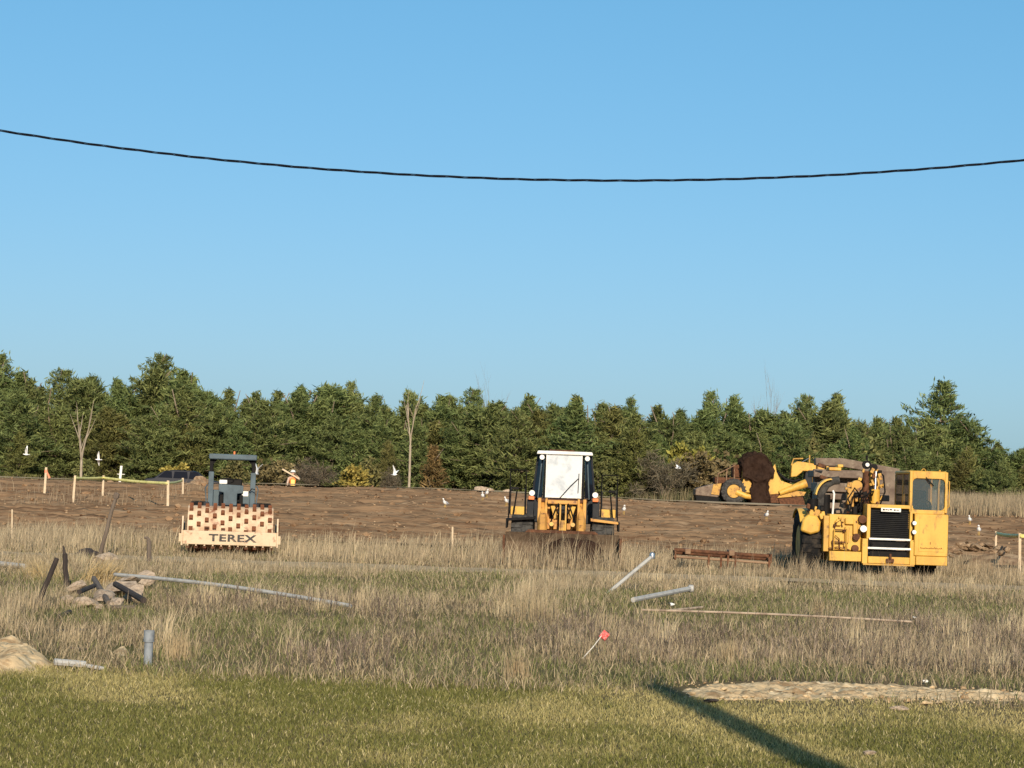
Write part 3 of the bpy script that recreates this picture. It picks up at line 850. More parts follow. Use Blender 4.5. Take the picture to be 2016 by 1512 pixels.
SKYL = [  # photograph column, top row, distance, proto, wide, label
    (2, 702, 186, 'p3', 1.1, 'tall open pine cut off at the left edge of the view'),
    (60, 752, 172, 'p0', 1.1, 'dark pine just beside the tall pine at the left edge'),
    (128, 728, 184, 'p4', .95, 'broad pine top rising above the bare forked tree'),
    (180, 742, 178, 'p1', 1.0, 'bushy pine just past the bare forked tree'),
    (232, 748, 172, 'p5', 1.2, 'pine with narrow tip left of the tallest pine by the car'),
    (320, 699, 190, 'p4', .98, 'tallest pine with open spreading crown high above the dark car'),
    (378, 742, 180, 'p5', 1.1, 'small pointed pine leaning against the tallest pine above the car'),
    (408, 772, 172, 'p1', 1.0, 'dark pine directly behind the roller canopy, its top just above'),
    (452, 768, 178, 'p5', 1.2, 'narrow pine tip above the right post of the roller canopy'),
    (505, 776, 172, 'p0', 1.1, 'pine to the right of the roller canopy, thin topped'),
    (548, 772, 182, 'p5', 1.3, 'thin pine tip between the roller and the worker in orange'),
    (592, 766, 174, 'p2', 1.2, 'pine directly above the worker in the orange vest'),
    (648, 757, 182, 'p4', .85, 'broad pine crown above the yellow sapling beside the worker'),
    (692, 756, 178, 'p3', .85, 'clumpy pine crown left of the slender bare tree'),
    (740, 780, 172, 'p1', 1.0, 'dark shadowed pine between worker and slender bare tree'),
    (808, 772, 182, 'p6', .8, 'pine behind the slender bare tree trunk'),
    (868, 784, 174, 'p0', 1.1, 'pine above the rusty brown juniper'),
    (935, 766, 182, 'p4', .8, 'high clumpy pine left of the loader cab'),
    (985, 796, 174, 'p2', 1.2, 'lower pine between the clumpy pine and the loader cab'),
    (1042, 782, 178, 'p0', 1.1, 'rounded pine just left above the loader cab roof'),
    (1090, 798, 172, 'p6', .9, 'broad dark pine directly behind the loader cab'),
    (1136, 781, 180, 'p5', 1.35, 'pointed pine above the right side of the loader cab'),
    (1188, 795, 174, 'p1', 1.0, 'pine to the right of the loader handrail'),
    (1242, 788, 180, 'p3', .85, 'clumpy topped pine halfway from loader to loaded scraper'),
    (1294, 800, 174, 'p5', 1.3, 'thin tipped pine near the olive scrub above the gull'),
    (1340, 812, 172, 'p2', 1.2, 'low pine just left of the loaded scraper'),
    (1400, 775, 184, 'p3', .95, 'tall pine above the rear wheel of the loaded scraper'),
    (1446, 784, 180, 'p0', 1.1, 'pine above the soil heap of the loaded scraper'),
    (1500, 808, 174, 'p1', 1.0, 'lower pine right above the heaped soil peak'),
    (1545, 812, 174, 'p5', 1.3, 'small pine above the gooseneck of the loaded scraper'),
    (1588, 779, 184, 'p4', .85, 'tall twin neighbour pine above the white canopy, the left one'),
    (1648, 780, 184, 'p3', 1.0, 'tall twin neighbour pine above the white canopy, the right one'),
    (1695, 832, 174, 'p6', .9, 'low broad pine behind the exhaust stack of the cab scraper'),
    (1728, 825, 180, 'p0', 1.1, 'rounded pine above the exhaust stack of the cab scraper'),
    (1766, 824, 180, 'p5', 1.4, 'pointed pine just left above the yellow scraper cab'),
    (1815, 850, 174, 'p1', 1.0, 'low pine directly above the yellow scraper cab roof'),
    (1858, 756, 186, 'p3', 1.25, 'lone very tall pine standing right above the yellow cab'),
    (1920, 864, 178, 'p0', 1.1, 'pine at the right foot of the lone very tall pine'),
    (1965, 876, 178, 'p2', 1.2, 'low pine near the right edge above the pale grass'),
    (2014, 884, 180, 'p1', 1.1, 'low pine cut off at the right edge of the view'),
    (2070, 888, 180, 'p0', 1.1, None), (2130, 895, 180, 'p2', 1.1, None), (-60, 735, 178, 'p1', 1.1, None), (-120, 740, 178, 'p0', 1.1, None)]
for px, top, d, pr, wd, lb in SKYL:
    o = tree('pine_tree', pr, px, top, d, lb or 'pine of the tree line standing past the edge of the view', wide=wd)
# front row that hides the ground below the crowns, and a row behind that closes the gaps
LAND = [(0, 'the left edge'), (90, 'the stake with orange ribbon'), (160, 'the bare forked tree'), (203, 'the second tape stake'), (238, 'the white stake'), (290, 'the middle of the tape'),
        (331, 'the near corner tape stake'), (372, 'the dark car'), (417, 'the left canopy post of the roller'), (460, 'the roller canopy'), (502, 'the right canopy post of the roller'),
        (545, 'the brown scrub bush'), (577, 'the worker'), (620, 'the grey thicket'), (700, 'the yellow sapling'), (765, 'the gull by the bare trunk'), (815, 'the slender bare trunk'),
        (860, 'the rusty juniper'), (905, 'the field edge past the juniper'), (953, 'the pair of gulls'), (1012, 'the left loader handrail'), (1058, 'the left side of the loader cab'), (1105, 'the loader windscreen'),
        (1150, 'the right side of the loader cab'), (1195, 'the right loader handrail'), (1240, 'the gull right of the loader'), (1310, 'the brownish thicket'), (1345, 'the gull by the loaded scraper'),
        (1390, 'the tail of the loaded scraper'), (1440, 'the rear wheel of the loaded scraper'), (1485, 'the soil heap'), (1535, 'the bowl front of the loaded scraper'), (1585, 'the gooseneck of the loaded scraper'),
        (1635, 'the white canopy'), (1685, 'the brown bowl of the cab scraper'), (1725, 'the exhaust stack'), (1775, 'the side of the yellow cab'), (1830, 'the front of the yellow cab'), (1885, 'the cab mirror'),
        (1930, 'the pale far grass'), (1975, 'the short tape stake'), (2016, 'the right edge')]
USED = set()
def where(px, head):
    near = sorted((abs(px - q), q, nm) for q, nm in LAND)[:3]
    for pre in ('behind', None):
        for d_, q, nm in near:
            if pre and d_ > 30: continue
            lb = head + ' ' + (pre or ('left of' if px < q else 'right of')) + ' ' + nm
            if lb not in USED:
                USED.add(lb); return lb
    return None
for k in range(58):
    px = -110 + k * 39 + random.uniform(-16, 16)
    top = 812 + (px - 1008) * .035 + random.uniform(-22, 40) + (25 if px > 1880 else 0) + (14 if px > 1250 else 0)
    pr = random.choice(('p0', 'p1', 'p6', 'p2', 'p0', 'p1', 'p6', 'p2', 'p0', 'p1', 'olive'))
    tree('pine_tree', pr, px, top, 161 + random.uniform(-1.5, 9), where(px, 'front row pine clothed to the ground') or 'dense front row pine branched to the ground, past the edge of view',
         group='front row pines', wide=random.uniform(1.15, 1.5))
for k in range(44):
    px = -105 + k * 50 + random.uniform(-18, 18)
    sk = sorted((abs(px - q[0]), q[1]) for q in SKYL)[:2]
    top = min(848 if px < 1880 else 900, (sk[0][1] + sk[1][1]) / 2 + random.uniform(4, 28))
    tree('pine_tree', random.choice(('p0', 'p1', 'p2', 'p6', 'p5')), px, top, 175 + random.uniform(-2, 4),
         where(px, 'middle row pine in the tree line') or 'pine in the middle of the tree line, past the edge of view', group='middle row pines', wide=random.uniform(1.3, 1.7))
for k in range(30):
    px = -100 + k * 74 + random.uniform(-20, 20)
    top = 815 + (px - 1008) * .035 + random.uniform(-12, 16) + (50 if px > 1880 else 0)
    tree('pine_tree', random.choice(('p0', 'p1', 'p6')), px, top, 192 + random.uniform(-3, 5), where(px, 'back row pine between crowns') or 'pine at the back of the tree line, past the edge of view',
         group='back row pines', wide=1.35)
for px, top, d, pr, nm, lb, wd in (
        (40, 850, 158, 'olive', 'pine_tree', 'yellowish olive pine low at the left edge behind the flying gull', 1.2),
        (340, 900, 158, 'yellow', 'leafy_bush', 'yellow green bush standing just behind the dark car', 1.2),
        (375, 838, 160, 'olive', 'pine_tree', 'olive brown pine between the dark car and the roller canopy', 1.1),
        (545, 890, 158, 'brownscrub', 'leafy_bush', 'brown scrub bush between the roller and the worker', 1.2),
        (700, 902, 155, 'yellow', 'leafy_bush', 'bright yellow green sapling right of the worker', 1.25),
        (735, 905, 157, 'scrub', 'leafy_bush', 'dull green scrub beside the yellow sapling', .9),
        (765, 868, 159, 'olive', 'pine_tree', 'olive young pine left of the slender bare tree', .9),
        (855, 882, 157, 'juniper', 'juniper_tree', 'rusty brown conical juniper beside the slender bare trunk', 1.25),
        (610, 906, 150, 'thicket', 'bare_thicket', 'grey leafless thicket behind the worker in orange', 1.2),
        (775, 925, 156, 'thicket', 'bare_thicket', 'low grey thicket under the flying gull by the bare trunk', .8),
        (1250, 842, 158, 'olive', 'pine_tree', 'olive yellow pine between the loader and the loaded scraper', 1.2),
        (1310, 895, 156, 'thicket', 'bare_thicket', 'brownish leafless thicket above the gull beside the loaded scraper', 1.1),
        (1370, 850, 160, 'yellow', 'leafy_bush', 'pale yellow green tree above the rear of the loaded scraper', 1.0),
        (1400, 868, 159, 'brownscrub', 'leafy_bush', 'brownish bush above the rear wheel of the loaded scraper', 1.1),
        (1590, 856, 166, 'scrub', 'leafy_bush', 'dull green tree above the tractor of the loaded scraper', .9),
        (1725, 872, 162, 'scrub', 'leafy_bush', 'mid green scrub behind the exhaust stack', 1.1),
        (1905, 880, 166, 'olive', 'pine_tree', 'olive pine low beside the yellow cab and pale grass', 1.1),
        (170, 905, 157, 'scrub', 'leafy_bush', 'dull green bush at the foot of the bare forked tree', 1.0),
        (1180, 910, 157, 'scrub', 'leafy_bush', 'dull green bush behind the loader handrail', 1.1),
        (460, 905, 158, 'scrub', 'leafy_bush', 'green bush seen through the roller canopy frame', 1.1)):
    tree(nm, pr, px, top, d, lb, 'tree' if nm in ('pine_tree', 'juniper_tree') else 'bush', 'low trees and bushes before the tree line', wd)
tree('bare_tree', 'bareA', 165, 800, 140, 'pale leafless tree forking low, behind the yellow tape', 'tree', 'leafless trees', .72, .3)
tree('bare_tree', 'bareB', 812, 772, 150, 'slender pale leafless tree standing alone right of the worker', 'tree', 'leafless trees', .8, 1.0)
tree('bare_tree', 'bareC', 965, 803, 186, 'faint leafless treetop showing above the pines left of the loader', 'tree', 'leafless trees', .8)
tree('bare_tree', 'bareC', 1510, 806, 188, 'faint leafless treetop above the pines over the soil heap', 'tree', 'leafless trees', .8)
# ---------------------------------------------------------------- machines
def wheel(parent, c, axis, R, wd, rim_mat, lugs=22, tyre_mat='rubber'):
    """tyre with lugs, rim and hub; axis 'x' or 'y'"""
    c = Vector(c)
    hub = MB().lathe([(R * .12, -wd * .36), (R * .16, -wd * .3), (R * .16, wd * .3), (R * .12, wd * .36)], 12, (0, 0, 0), axis).build('wheel', MATS[rim_mat], parent, 0, True, c)
    t = MB()
    t.lathe([(R * .56, -wd * .42), (R * .72, -wd * .5), (R * .90, -wd * .49), (R * .97, -wd * .40), (R * .985, 0), (R * .97, wd * .40), (R * .90, wd * .49), (R * .72, wd * .5),
             (R * .56, wd * .42)], 32, (0, 0, 0), axis, True)
    for k in range(lugs):
        a = 2 * math.pi * k / lugs
        for s in (-1, 1):
            aa = a + s * math.pi / lugs / 2
            m = Euler((-aa if axis == 'x' else 0, aa if axis == 'y' else 0, 0)).to_matrix()
            v = m @ Vector((0, 0, R * .965))
            off = Vector((s * wd * .25, 0, 0)) if axis == 'x' else Vector((0, s * wd * .25, 0))
            dims = (wd * .46, R * .12, R * .09) if axis == 'x' else (R * .12, wd * .46, R * .09)
            t.box(v + off, dims, m.to_euler())
    t.build('tyre', MATS[tyre_mat], hub, 0, True)
    r = MB()
    r.lathe([(R * .57, -wd * .40), (R * .52, -wd * .40), (R * .48, -wd * .25), (R * .2, -wd * .22), (R * .15, -wd * .3), (R * .15, wd * .3), (R * .2, wd * .22), (R * .48, wd * .25),
             (R * .52, wd * .40), (R * .57, wd * .40)], 28, (0, 0, 0), axis)
    r.build('rim', MATS[rim_mat], hub, 0, True)
    return hub

def text(body, size, mtl, parent, loc, rot=(RAD(90), 0, 0), sx=1.0, off=0.0, ext=.003):
    cu = bpy.data.curves.new('lettering', 'FONT'); cu.body = body; cu.size = size; cu.extrude = ext; cu.offset = off
    cu.align_x = 'CENTER'; cu.align_y = 'CENTER'; cu.space_character = 1.08
    cu.materials.append(MATS[mtl])
    tmp = bpy.data.objects.new('tmp', cu); C.objects.link(tmp)
    bpy.context.view_layer.update()
    me = bpy.data.meshes.new_from_object(tmp.evaluated_get(bpy.context.evaluated_depsgraph_get()))
    bpy.data.objects.remove(tmp)
    o = link('lettering', me, parent, loc, rot); o.scale = (sx, 1, 1)
    return o

# ---- padfoot roller
R0 = thing('padfoot_roller', (-6.77, 53.75, 0), 'cream and grey padfoot roller with rusty pads and grey canopy, parked in dry grass', 'roller', RAD(7.2))
ax, rs = .62, .555
MB().lathe([(rs * .5, -1.03), (rs, -1.03), (rs, 1.03), (rs * .5, 1.03)], 48, (0, 0, ax), 'x').build('drum', MATS['cream_rusty'], R0, 0, True)
pad = MB()
a_, b_ = .050, .061
pad.add([(-a_, -b_, -.02), (a_, -b_, -.02), (a_, b_, -.02), (-a_, b_, -.02), (-a_ * .8, -b_ * .8, .07), (a_ * .8, -b_ * .8, .07), (a_ * .8, b_ * .8, .07), (-a_ * .8, b_ * .8, .07)],
        [(0, 1, 2, 3), (4, 5, 6, 7), (0, 1, 5, 4), (1, 2, 6, 5), (2, 3, 7, 6), (3, 0, 4, 7)])
pad_me = pad.mesh('pad', MATS['pad_rust'])
NA = 13
for i in range(11):
    x_ = -.95 + .19 * i
    for k in range(NA):
        a = 2 * math.pi * (k - (i // 2) * .21 + (i % 2) * .42) / NA
        if not (-1.35 < (a if a < math.pi else a - 2 * math.pi) < 2.6): continue
        # a = 0 faces the camera, a = 90 deg points up
        y_, z_ = -math.cos(a) * rs, math.sin(a) * rs
        link('pad', pad_me, R0, (x_, y_, ax + z_), (math.pi / 2 - a, 0, 0))
MB().bx(-1.12, 1.12, -.86, -.76, .25, .58).build('front_beam', MATS['cream'], R0, .012)
for s in (-1, 1):
    f = MB().prism([(-.90, .22), (-.90, .60), (-.72, .60), (-.60, .92), (-.35, .92), (-.2, .74), (1.5, .74), (1.5, .42), (.2, .36), (-.3, .22)], 'x', s * 1.14 - .02, s * 1.14 + .02)
    o = f.build('side_frame', MATS['cream'], R0, .006)
    MB().cyl((s * 1.165, 0, ax), (s * 1.20, 0, ax), .2, n=18).build('drum_bearing', MATS['rust'], R0, 0, True)
    MB().bx(s * 1.19 - .03, s * 1.19 + .03, -.7, -.6, .30, .50).build('tow_lug', MATS['cream'], R0, .005)
for k in range(11):
    MB().cyl((-1.0 + .2 * k, -.83, .215), (-1.0 + .2 * k, -.83, .26), .022, n=8).build('scraper_tooth', MATS['cream'], R0)
    MB().bx(-1.04 + .2 * k, -.96 + .2 * k, -.80, -.66, .16, .215).build('scraper_finger', MATS['rust'], R0)
text('TEREX', .235, 'letter', R0, (.06, -.866, .415), sx=1.55, off=.007)
MB().bx(-.62, -.5, -.64, -.555, .64, .68).build('data_plate', MATS['rust'], R0)
MB().bx(-.22, -.12, -.62, -.548, .62, .655).build('data_plate', MATS['rust'], R0)
# rear body and cabin
MB().bx(-.80, .80, 1.15, 4.1, .55, 1.05).build('chassis', MATS['grey_paint'], R0, .03)
MB().prism([(2.45, 1.05), (4.15, 1.05), (4.15, 1.42), (3.9, 1.52), (2.45, 1.56)], 'x', -.55, .55).build('engine_hood', MATS['grey_paint'], R0, .03)
for s in (-1, 1):
    wheel(R0, (s * .82, 3.2, .62), 'x', .62, .42, 'cream')
    MB().bx(s * .525 - .065, s * .525 + .065, 1.6, 1.72, 1.0, 2.02).build('canopy_post_sleeve', MATS['grey_paint'], R0, .012)
    MB().bx(s * .53 - .045, s * .53 + .045, 1.62, 1.70, 2.022, 2.33).build('canopy_post', MATS['black'], R0, .008)
    MB().prism([(s * .486, 2.33), (s * .486, 2.2), (s * .38, 2.33)], 'y', 1.63, 1.69).build('corner_brace', MATS['black'], R0)
    MB().bx(s * .53 - .045, s * .53 + .045, 2.62, 2.70, 1.5, 2.33).build('canopy_post', MATS['black'], R0, .008)
    MB().bx(s * .62 - .07, s * .62 + .07, 1.3, 2.4, 1.05, 1.25).build('step_board', MATS['dark_grey'], R0, .01)
    MB().tube([(s * .60, 1.45, 1.05), (s * .66, 1.45, 1.6), (s * .62, 1.62, 1.68)], .016, 6).build('grab_rail', MATS['grey_paint'], R0, 0, True)
MB().bx(-.60, .60, 1.48, 2.80, 2.33, 2.47).build('canopy_roof', MATS['grey_paint'], R0, .03)
MB().cyl((.03, 2.0, 2.47), (.03, 2.0, 2.55), .025, n=8).build('beacon', MATS['amber'], R0)
MB().prism([(-.33, 1.71), (.29, 1.69), (.29, 1.50), (.14, 1.48), (.14, 1.18), (-.20, 1.18), (-.20, 1.50), (-.33, 1.52)], 'y', 1.62, 1.86).build('console', MATS['grey_paint'], R0, .015)
MB().tube([(-.13 + .17 * math.cos(a), 1.9 + .05 * math.sin(a), 1.80 + .06 * math.sin(a)) for a in [k * .5236 for k in range(13)]], .018, 6, False).build('steering_wheel', MATS['black'], R0, 0, True)
MB().bx(-.32, -.12, 1.72, 1.85, 1.712, 1.82).build('document_box', MATS['white_paint'], R0, .02)
MB().bx(.26, .42, 1.70, 1.74, 1.42, 1.55).build('work_lamp', MATS['lamp_lens'], R0, .01)
MB().prism([(2.0, 1.25), (2.5, 1.25), (2.5, 1.85), (2.42, 1.85), (2.3, 1.45), (2.0, 1.42)], 'x', -.26, .26).build('seat', MATS['black'], R0, .03)
for x0 in (-.3, .2): MB().bx(x0, x0 + .09, 1.55, 1.62, 1.12, 1.45).build('pedal_box', MATS['black'], R0, .01)
MB().tube([(.42, 1.5, 1.5), (.5, 1.45, 1.62), (.58, 1.4, 1.60)], .012, 6).build('mirror_arm', MATS['black'], R0)

# ---- wheel loader seen from the front
L0 = thing('wheel_loader', (1.43, 56.6, 0), 'orange and black wheel loader with white glaring windscreen, bucket resting in grass', 'loader', RAD(-1.4))
cab = MB()
# cab: tapered posts
def bar(mb, a, b, w=.07): mb.tube([a, b], w / 2 * 1.2, 4)
for s in (-1, 1):
    mb = MB(); mb.prism([(s * .47, 1.62), (s * .54, 1.62), (s * .50, 2.78), (s * .45, 2.78)], 'y', .0, .07); mb.build('windscreen_post', MATS['black'], L0, .006)
    mb = MB(); mb.add([(s * .55, .05, 1.66), (s * .79, .38, 1.66), (s * .665, .36, 2.76), (s * .51, .05, 2.76), (s * .55, .09, 1.66), (s * .77, .42, 1.66), (s * .645, .40, 2.76), (s * .51, .09, 2.76)],
                      [(0, 1, 2, 3), (4, 5, 6, 7), (0, 1, 5, 4), (1, 2, 6, 5), (2, 3, 7, 6), (3, 0, 4, 7)])
    mb.build('corner_window', MATS['dark_glass'], L0)
    mb = MB(); mb.tube([(s * .81, .42, 1.55), (s * .68, .40, 2.78)], .04, 6); mb.build('corner_post', MATS['dark_grey'], L0, 0, True)
    mb = MB(); mb.tube([(s * .66, .2, 1.64), (s * .585, .18, 2.7)], .018, 6); mb.build('window_strip', MATS['grey_paint'], L0, 0, True)
    mb = MB(); mb.prism([(.45, 1.2), (1.75, 1.2), (1.7, 2.78), (.42, 2.78)], 'x', s * .70 - .02, s * .70 + .02); mb.build('side_window', MATS['dark_glass'], L0)
    MB().cyl((s * .585, -.06, 2.69), (s * .585, .02, 2.69), .062, n=16).build('roof_lamp', MATS['lamp_lens'], L0, 0, True)
    h = MB().cyl((s * .81, -.42, 1.76), (s * .81, -.30, 1.76), .072, n=18).build('headlight', MATS['lamp_lens'], L0, 0, True)
    MB().cyl((s * .81, -.30, 1.76), (s * .81, -.20, 1.76), .08, .05, n=18).build('lamp_housing', MATS['dark_grey'], h, 0, True, (0, 0, 0))
    MB().bx(s * .82 - .075, s * .82 + .075, -.40, -.30, 1.585, 1.675).build('turn_signal', MATS['amber'], L0, .012)
    MB().bx(s * .84 - .09, s * .84 + .09, -.29, .1, 1.15, 1.60).build('cab_step_panel', MATS['dark_grey'], L0, .02)
    # front wheels and fenders
    wheel(L0, (s * 1.02, -.95, .60), 'x', .60, .56, 'orange', 20, 'rubber_dusty')
    wheel(L0, (s * 1.02, 1.95, .60), 'x', .60, .56, 'orange', 20, 'rubber_dusty')
    MB().prism([(s * .70, 1.10), (s * 1.40, 1.04), (s * 1.41, 1.10), (s * .70, 1.17)], 'y', -1.5, -.25).build('fender', MATS['orange' if s > 0 else 'black'], L0, .01)
    MB().prism([(s * 1.38, 1.10), (s * 1.43, 1.10), (s * 1.43, .86), (s * 1.40, .86)], 'y', -1.5, -.25).build('fender_skirt', MATS['black'], L0)
    # platform box and handrails beside the cab
    MB().bx(s * 1.16 - .19, s * 1.16 + .19, -.05, .5, 1.18, 1.40).build('side_box', MATS['yellow'], L0, .015)
    zt = 2.34 if s < 0 else 2.28
    MB().tube([(s * 1.40, -.15, 1.10), (s * 1.38, -.15, zt - .45), (s * 1.38, -.15, zt), (s * .98, -.15, zt), (s * .97, -.15, zt - .35), (s * .97, -.15, 1.12)], .02, 6).build('handrail', MATS['black'], L0, 0, True)
    MB().tube([(s * 1.28, -.22, 1.12), (s * 1.20, -.22, 1.80), (s * 1.38, -.22, 1.80)], .022, 6).build('handrail', MATS['black'], L0, 0, True)
    MB().tube([(s * 1.0, .35, 1.2), (s * 1.0, .35, 1.86), (s * 1.36, .35, 1.9), (s * 1.38, .35, 1.2)], .014, 6).build('handrail', MATS['dark_grey'], L0, 0, True)
    MB().bx(s * 1.24 - .09, s * 1.24 + .09, -.18, -.1, 1.83, 1.90).build('mirror', MATS['black'], L0, .01)
MB().prism([(-.73, 2.77), (.73, 2.77), (.70, 2.86), (-.70, 2.86)], 'y', -.08, 1.75).build('cab_roof', MATS['white_paint'], L0, .02)
MB().bx(-.40, .25, .1, 1.4, 2.862, 2.90).build('roof_hatch', MATS['rust'], L0, .01)
ws = MB().bx(-.445, .425, -.02, .0, 1.73, 2.755).build('windscreen', MATS['windscreen'], L0)
fr = MB()
fr.bx(-.475, -.447, -.035, .015, 1.66, 2.765); fr.bx(.427, .455, -.035, .015, 1.66, 2.765); fr.bx(-.447, .427, -.035, .015, 1.66, 1.728); fr.bx(-.447, .427, -.035, .015, 2.757, 2.80)
fr.build('windscreen_frame', MATS['white_paint'], ws)
MB().tube([(-.14, -.06, 1.60), (.18, -.06, 1.98), (.37, -.05, 2.17)], .012, 5).build('wiper', MATS['dark_grey'], L0)
MB().tube([(.37, -.05, 1.80), (.38, -.05, 2.30)], .010, 5).build('wiper_blade', MATS['dark_grey'], L0)
MB().bx(-.80, .80, .40, 1.75, 1.0, 1.64).build('cab_base', MATS['dark_grey'], L0, .02)
MB().bx(-.62, .62, 1.9, 3.6, .7, 1.55).build('engine_hood', MATS['orange'], L0, .05)
# front frame and lift arms
for x0, x1 in ((-.64, -.56), (-.46, -.40), (.36, .42), (.50, .58)):
    MB().prism([(-1.55, .55), (-.65, .55), (-.60, 1.0), (-.78, 1.64), (-1.05, 1.64), (-1.35, 1.2)], 'x', x0, x1).build('tower_plate', MATS['orange'], L0, .008)
MB().bx(-.40, .36, -.72, -.66, .60, 1.55).build('frame_back_plate', MATS['orange'], L0, .01)
for xa, xb, za, zb in ((-.33, -.27, .95, 1.5), (-.13, .13, .75, 1.5), (.25, .31, 1.0, 1.5), (-.40, .36, .6, .80)):
    MB().bx(xa, xb, -.745, -.722, za, zb).build('frame_gap_shade', MATS['black'], L0)  # black plates paint the shade of gaps on the solid back plate
MB().bx(-.395, -.12, -1.1, -.98, .86, 1.12).build('frame_block', MATS['orange'], L0, .015)
MB().bx(.10, .355, -1.1, -.98, .86, 1.02).build('frame_block', MATS['orange'], L0, .015)
for s in (-.51, .46):
    MB().tube([(s, -.85, 1.50), (s, -1.5, 1.05), (s, -2.2, .55), (s, -2.56, .40)], [.10, .12, .12, .09], 6).build('lift_arm', MATS['orange'], L0, .01)
    MB().cyl((s * .55, -.7, .75), (s * .55, -1.6, 1.0), .055, n=10).build('lift_cylinder', MATS['yellow'], L0, 0, True)
MB().cyl((-.66, -.95, 1.58), (.60, -.95, 1.58), .05, n=12).build('pivot_pin', MATS['rust'], L0, 0, True)
MB().bx(-.40, .36, -1.30, -1.20, 1.50, 1.60).build('cross_tube', MATS['orange'], L0, .02)
bell = MB(); bell.prism([(-1.62, .62), (-1.42, .58), (-1.28, 1.05), (-1.25, 1.46), (-1.40, 1.50), (-1.52, 1.1)], 'x', -.09, -.05)
bell.prism([(-1.62, .62), (-1.42, .58), (-1.28, 1.05), (-1.25, 1.46), (-1.40, 1.50), (-1.52, 1.1)], 'x', .05, .09)
bell.bx(-.05, .05, -1.6, -1.45, .62, 1.1)
bell.build('bell_crank', MATS['yellow_worn'], L0, .006)
MB().cyl((0, -1.36, 1.40), (0, -.75, 1.36), .07, n=12).build('tilt_cylinder', MATS['dark_grey'], L0, 0, True)
MB().cyl((-.13, -1.36, 1.30), (.13, -1.36, 1.30), .075, n=14).build('crank_pin', MATS['black'], L0, 0, True)
for s in (-1, 1):
    MB().tube([(s * .12, -1.32, 1.52), (s * .2, -1.4, 1.35), (s * .3, -1.3, 1.05), (s * .26, -1.0, .9)], .018, 6).build('hydraulic_hose', MATS['black'], L0, 0, True)
    MB().box((s * .22, -1.15, 1.30), (.10, .05, .34), (0, s * .3, 0)).build('tower_gusset', MATS['yellow'], L0, .008)
# bucket: rolled shell between side plates, tilted on the ground
bk = [(-3.75, .05), (-3.1, .04), (-2.78, .12), (-2.62, .34), (-2.64, .56), (-2.78, .80)]
t = .03
inner = [(y + (.02 if i < 2 else -.035), z + (.03 if i < 3 else .0)) for i, (y, z) in enumerate(bk)]
MB().prism(bk + inner[::-1], 'x', -1.39, 1.39).build('bucket_shell', MATS['bucket_steel'], L0)
for s in (-1, 1):
    MB().prism([(-3.78, .02), (-3.1, .01), (-2.74, .09), (-2.58, .34), (-2.61, .62), (-2.78, .72), (-3.2, .74), (-3.70, .70)], 'x', s * 1.405 - .016, s * 1.405 + .016).build('bucket_side', MATS['bucket_steel'], L0)
    MB().bx(s * 1.405 - .03, s * 1.405 + .03, -3.80, -3.70, .05, .74).build('side_cutter', MATS['rust'], L0, .006)
MB().bx(-1.39, 1.39, -3.86, -3.72, .015, .05).build('cutting_edge', MATS['rust'], L0)
MB().prism([(-.92, .80), (.88, .80), (.80, .87), (-.84, .87)], 'y', -2.82, -2.78).build('spill_guard', MATS['rust'], L0)

def soil_heap(name, loc, rx, ry, hz, seed, m, label, rz=0, cut=0.0, pw=1.6):
    nr, na = 14, 40
    vs, fs = [], []
    for i in range(nr + 1):
        f = i / nr
        for k in range(na):
            a = 2 * math.pi * k / na
            x_, y_ = rx * f * math.cos(a), ry * f * math.sin(a)
            nz = float(fbm(np.array([x_ * 1.6 / rx * 1.5 + 7]), np.array([y_ * 1.6 / ry * 1.5 + seed]), seed, 4)[0]) - .5
            vs.append((x_ * (1 + .25 * nz), y_ * (1 + .25 * nz), hz * (1 - f ** pw) * (1 + .35 * nz) + .06 * hz * nz - cut))
    for i in range(nr):
        for k in range(na):
            fs.append((i * na + k, i * na + (k + 1) % na, (i + 1) * na + (k + 1) % na, (i + 1) * na + k))
    mb = MB(); mb.add(vs, fs)
    return tag(mb.build(name, m, None, 0, True, loc, (0, 0, rz)), label, 'soil')
soil_heap('soil_heap', (1.62, 53.5, .06), 1.0, .34, .56, 4, MATS['soil_dark'], 'dark soil left lying inside the loader bucket', 0, 0, 3.6)

# ---- scraper with the cab, seen from the front
T0 = thing('motor_scraper', (9.02, 54.0, 0), 'yellow motor scraper facing us with black radiator grille and square glazed cab', 'scraper', RAD(1.5))
# radiator grille
shell = MB()
shell.bx(-.20, -.11, -.12, .5, .93, 1.78); shell.bx(.86, .93, -.12, .5, .93, 1.78); shell.bx(-.11, .86, -.12, .5, 1.69, 1.78)
shell.build('grille_frame', MATS['yellow'], T0, .012)
MB().bx(-.11, .86, .06, .1, .95, 1.69).build('radiator_core', MATS['black'], T0)
for k in range(15):
    MB().box((.375, -.01, .98 + .047 * k), (.965, .075, .012), (RAD(28), 0, 0)).build('grille_slat', MATS['grille_black'], T0)
MB().bx(-.13, .89, -.13, -.07, .905, .955).build('bumper_rail', MATS['white_paint'], T0, .008)
MB().bx(-.17, .90, -.15, -.07, .68, .73).build('bumper_rail', MATS['white_paint'], T0, .008)
for z0 in (.73, .5): MB().bx(-.08, .82, -.03, .0, z0, z0 + .16).build('lower_radiator', MATS['black'], T0)
MB().bx(-.30, -.16, -.14, .4, .32, .93).build('front_post', MATS['yellow'], T0, .012)
MB().bx(.88, 1.02, -.14, .4, .32, .93).build('front_post', MATS['yellow'], T0, .012)
MB().bx(-.155, .875, -.16, -.06, .33, .50).build('front_bumper', MATS['yellow'], T0, .015)
MB().bx(-.28, .98, -.19, -.15, .29, .325).build('bumper_lip', MATS['yellow_worn'], T0)
MB().bx(.28, .48, -.22, -.165, .36, .46).build('tow_hitch', MATS['rust'], T0, .02)
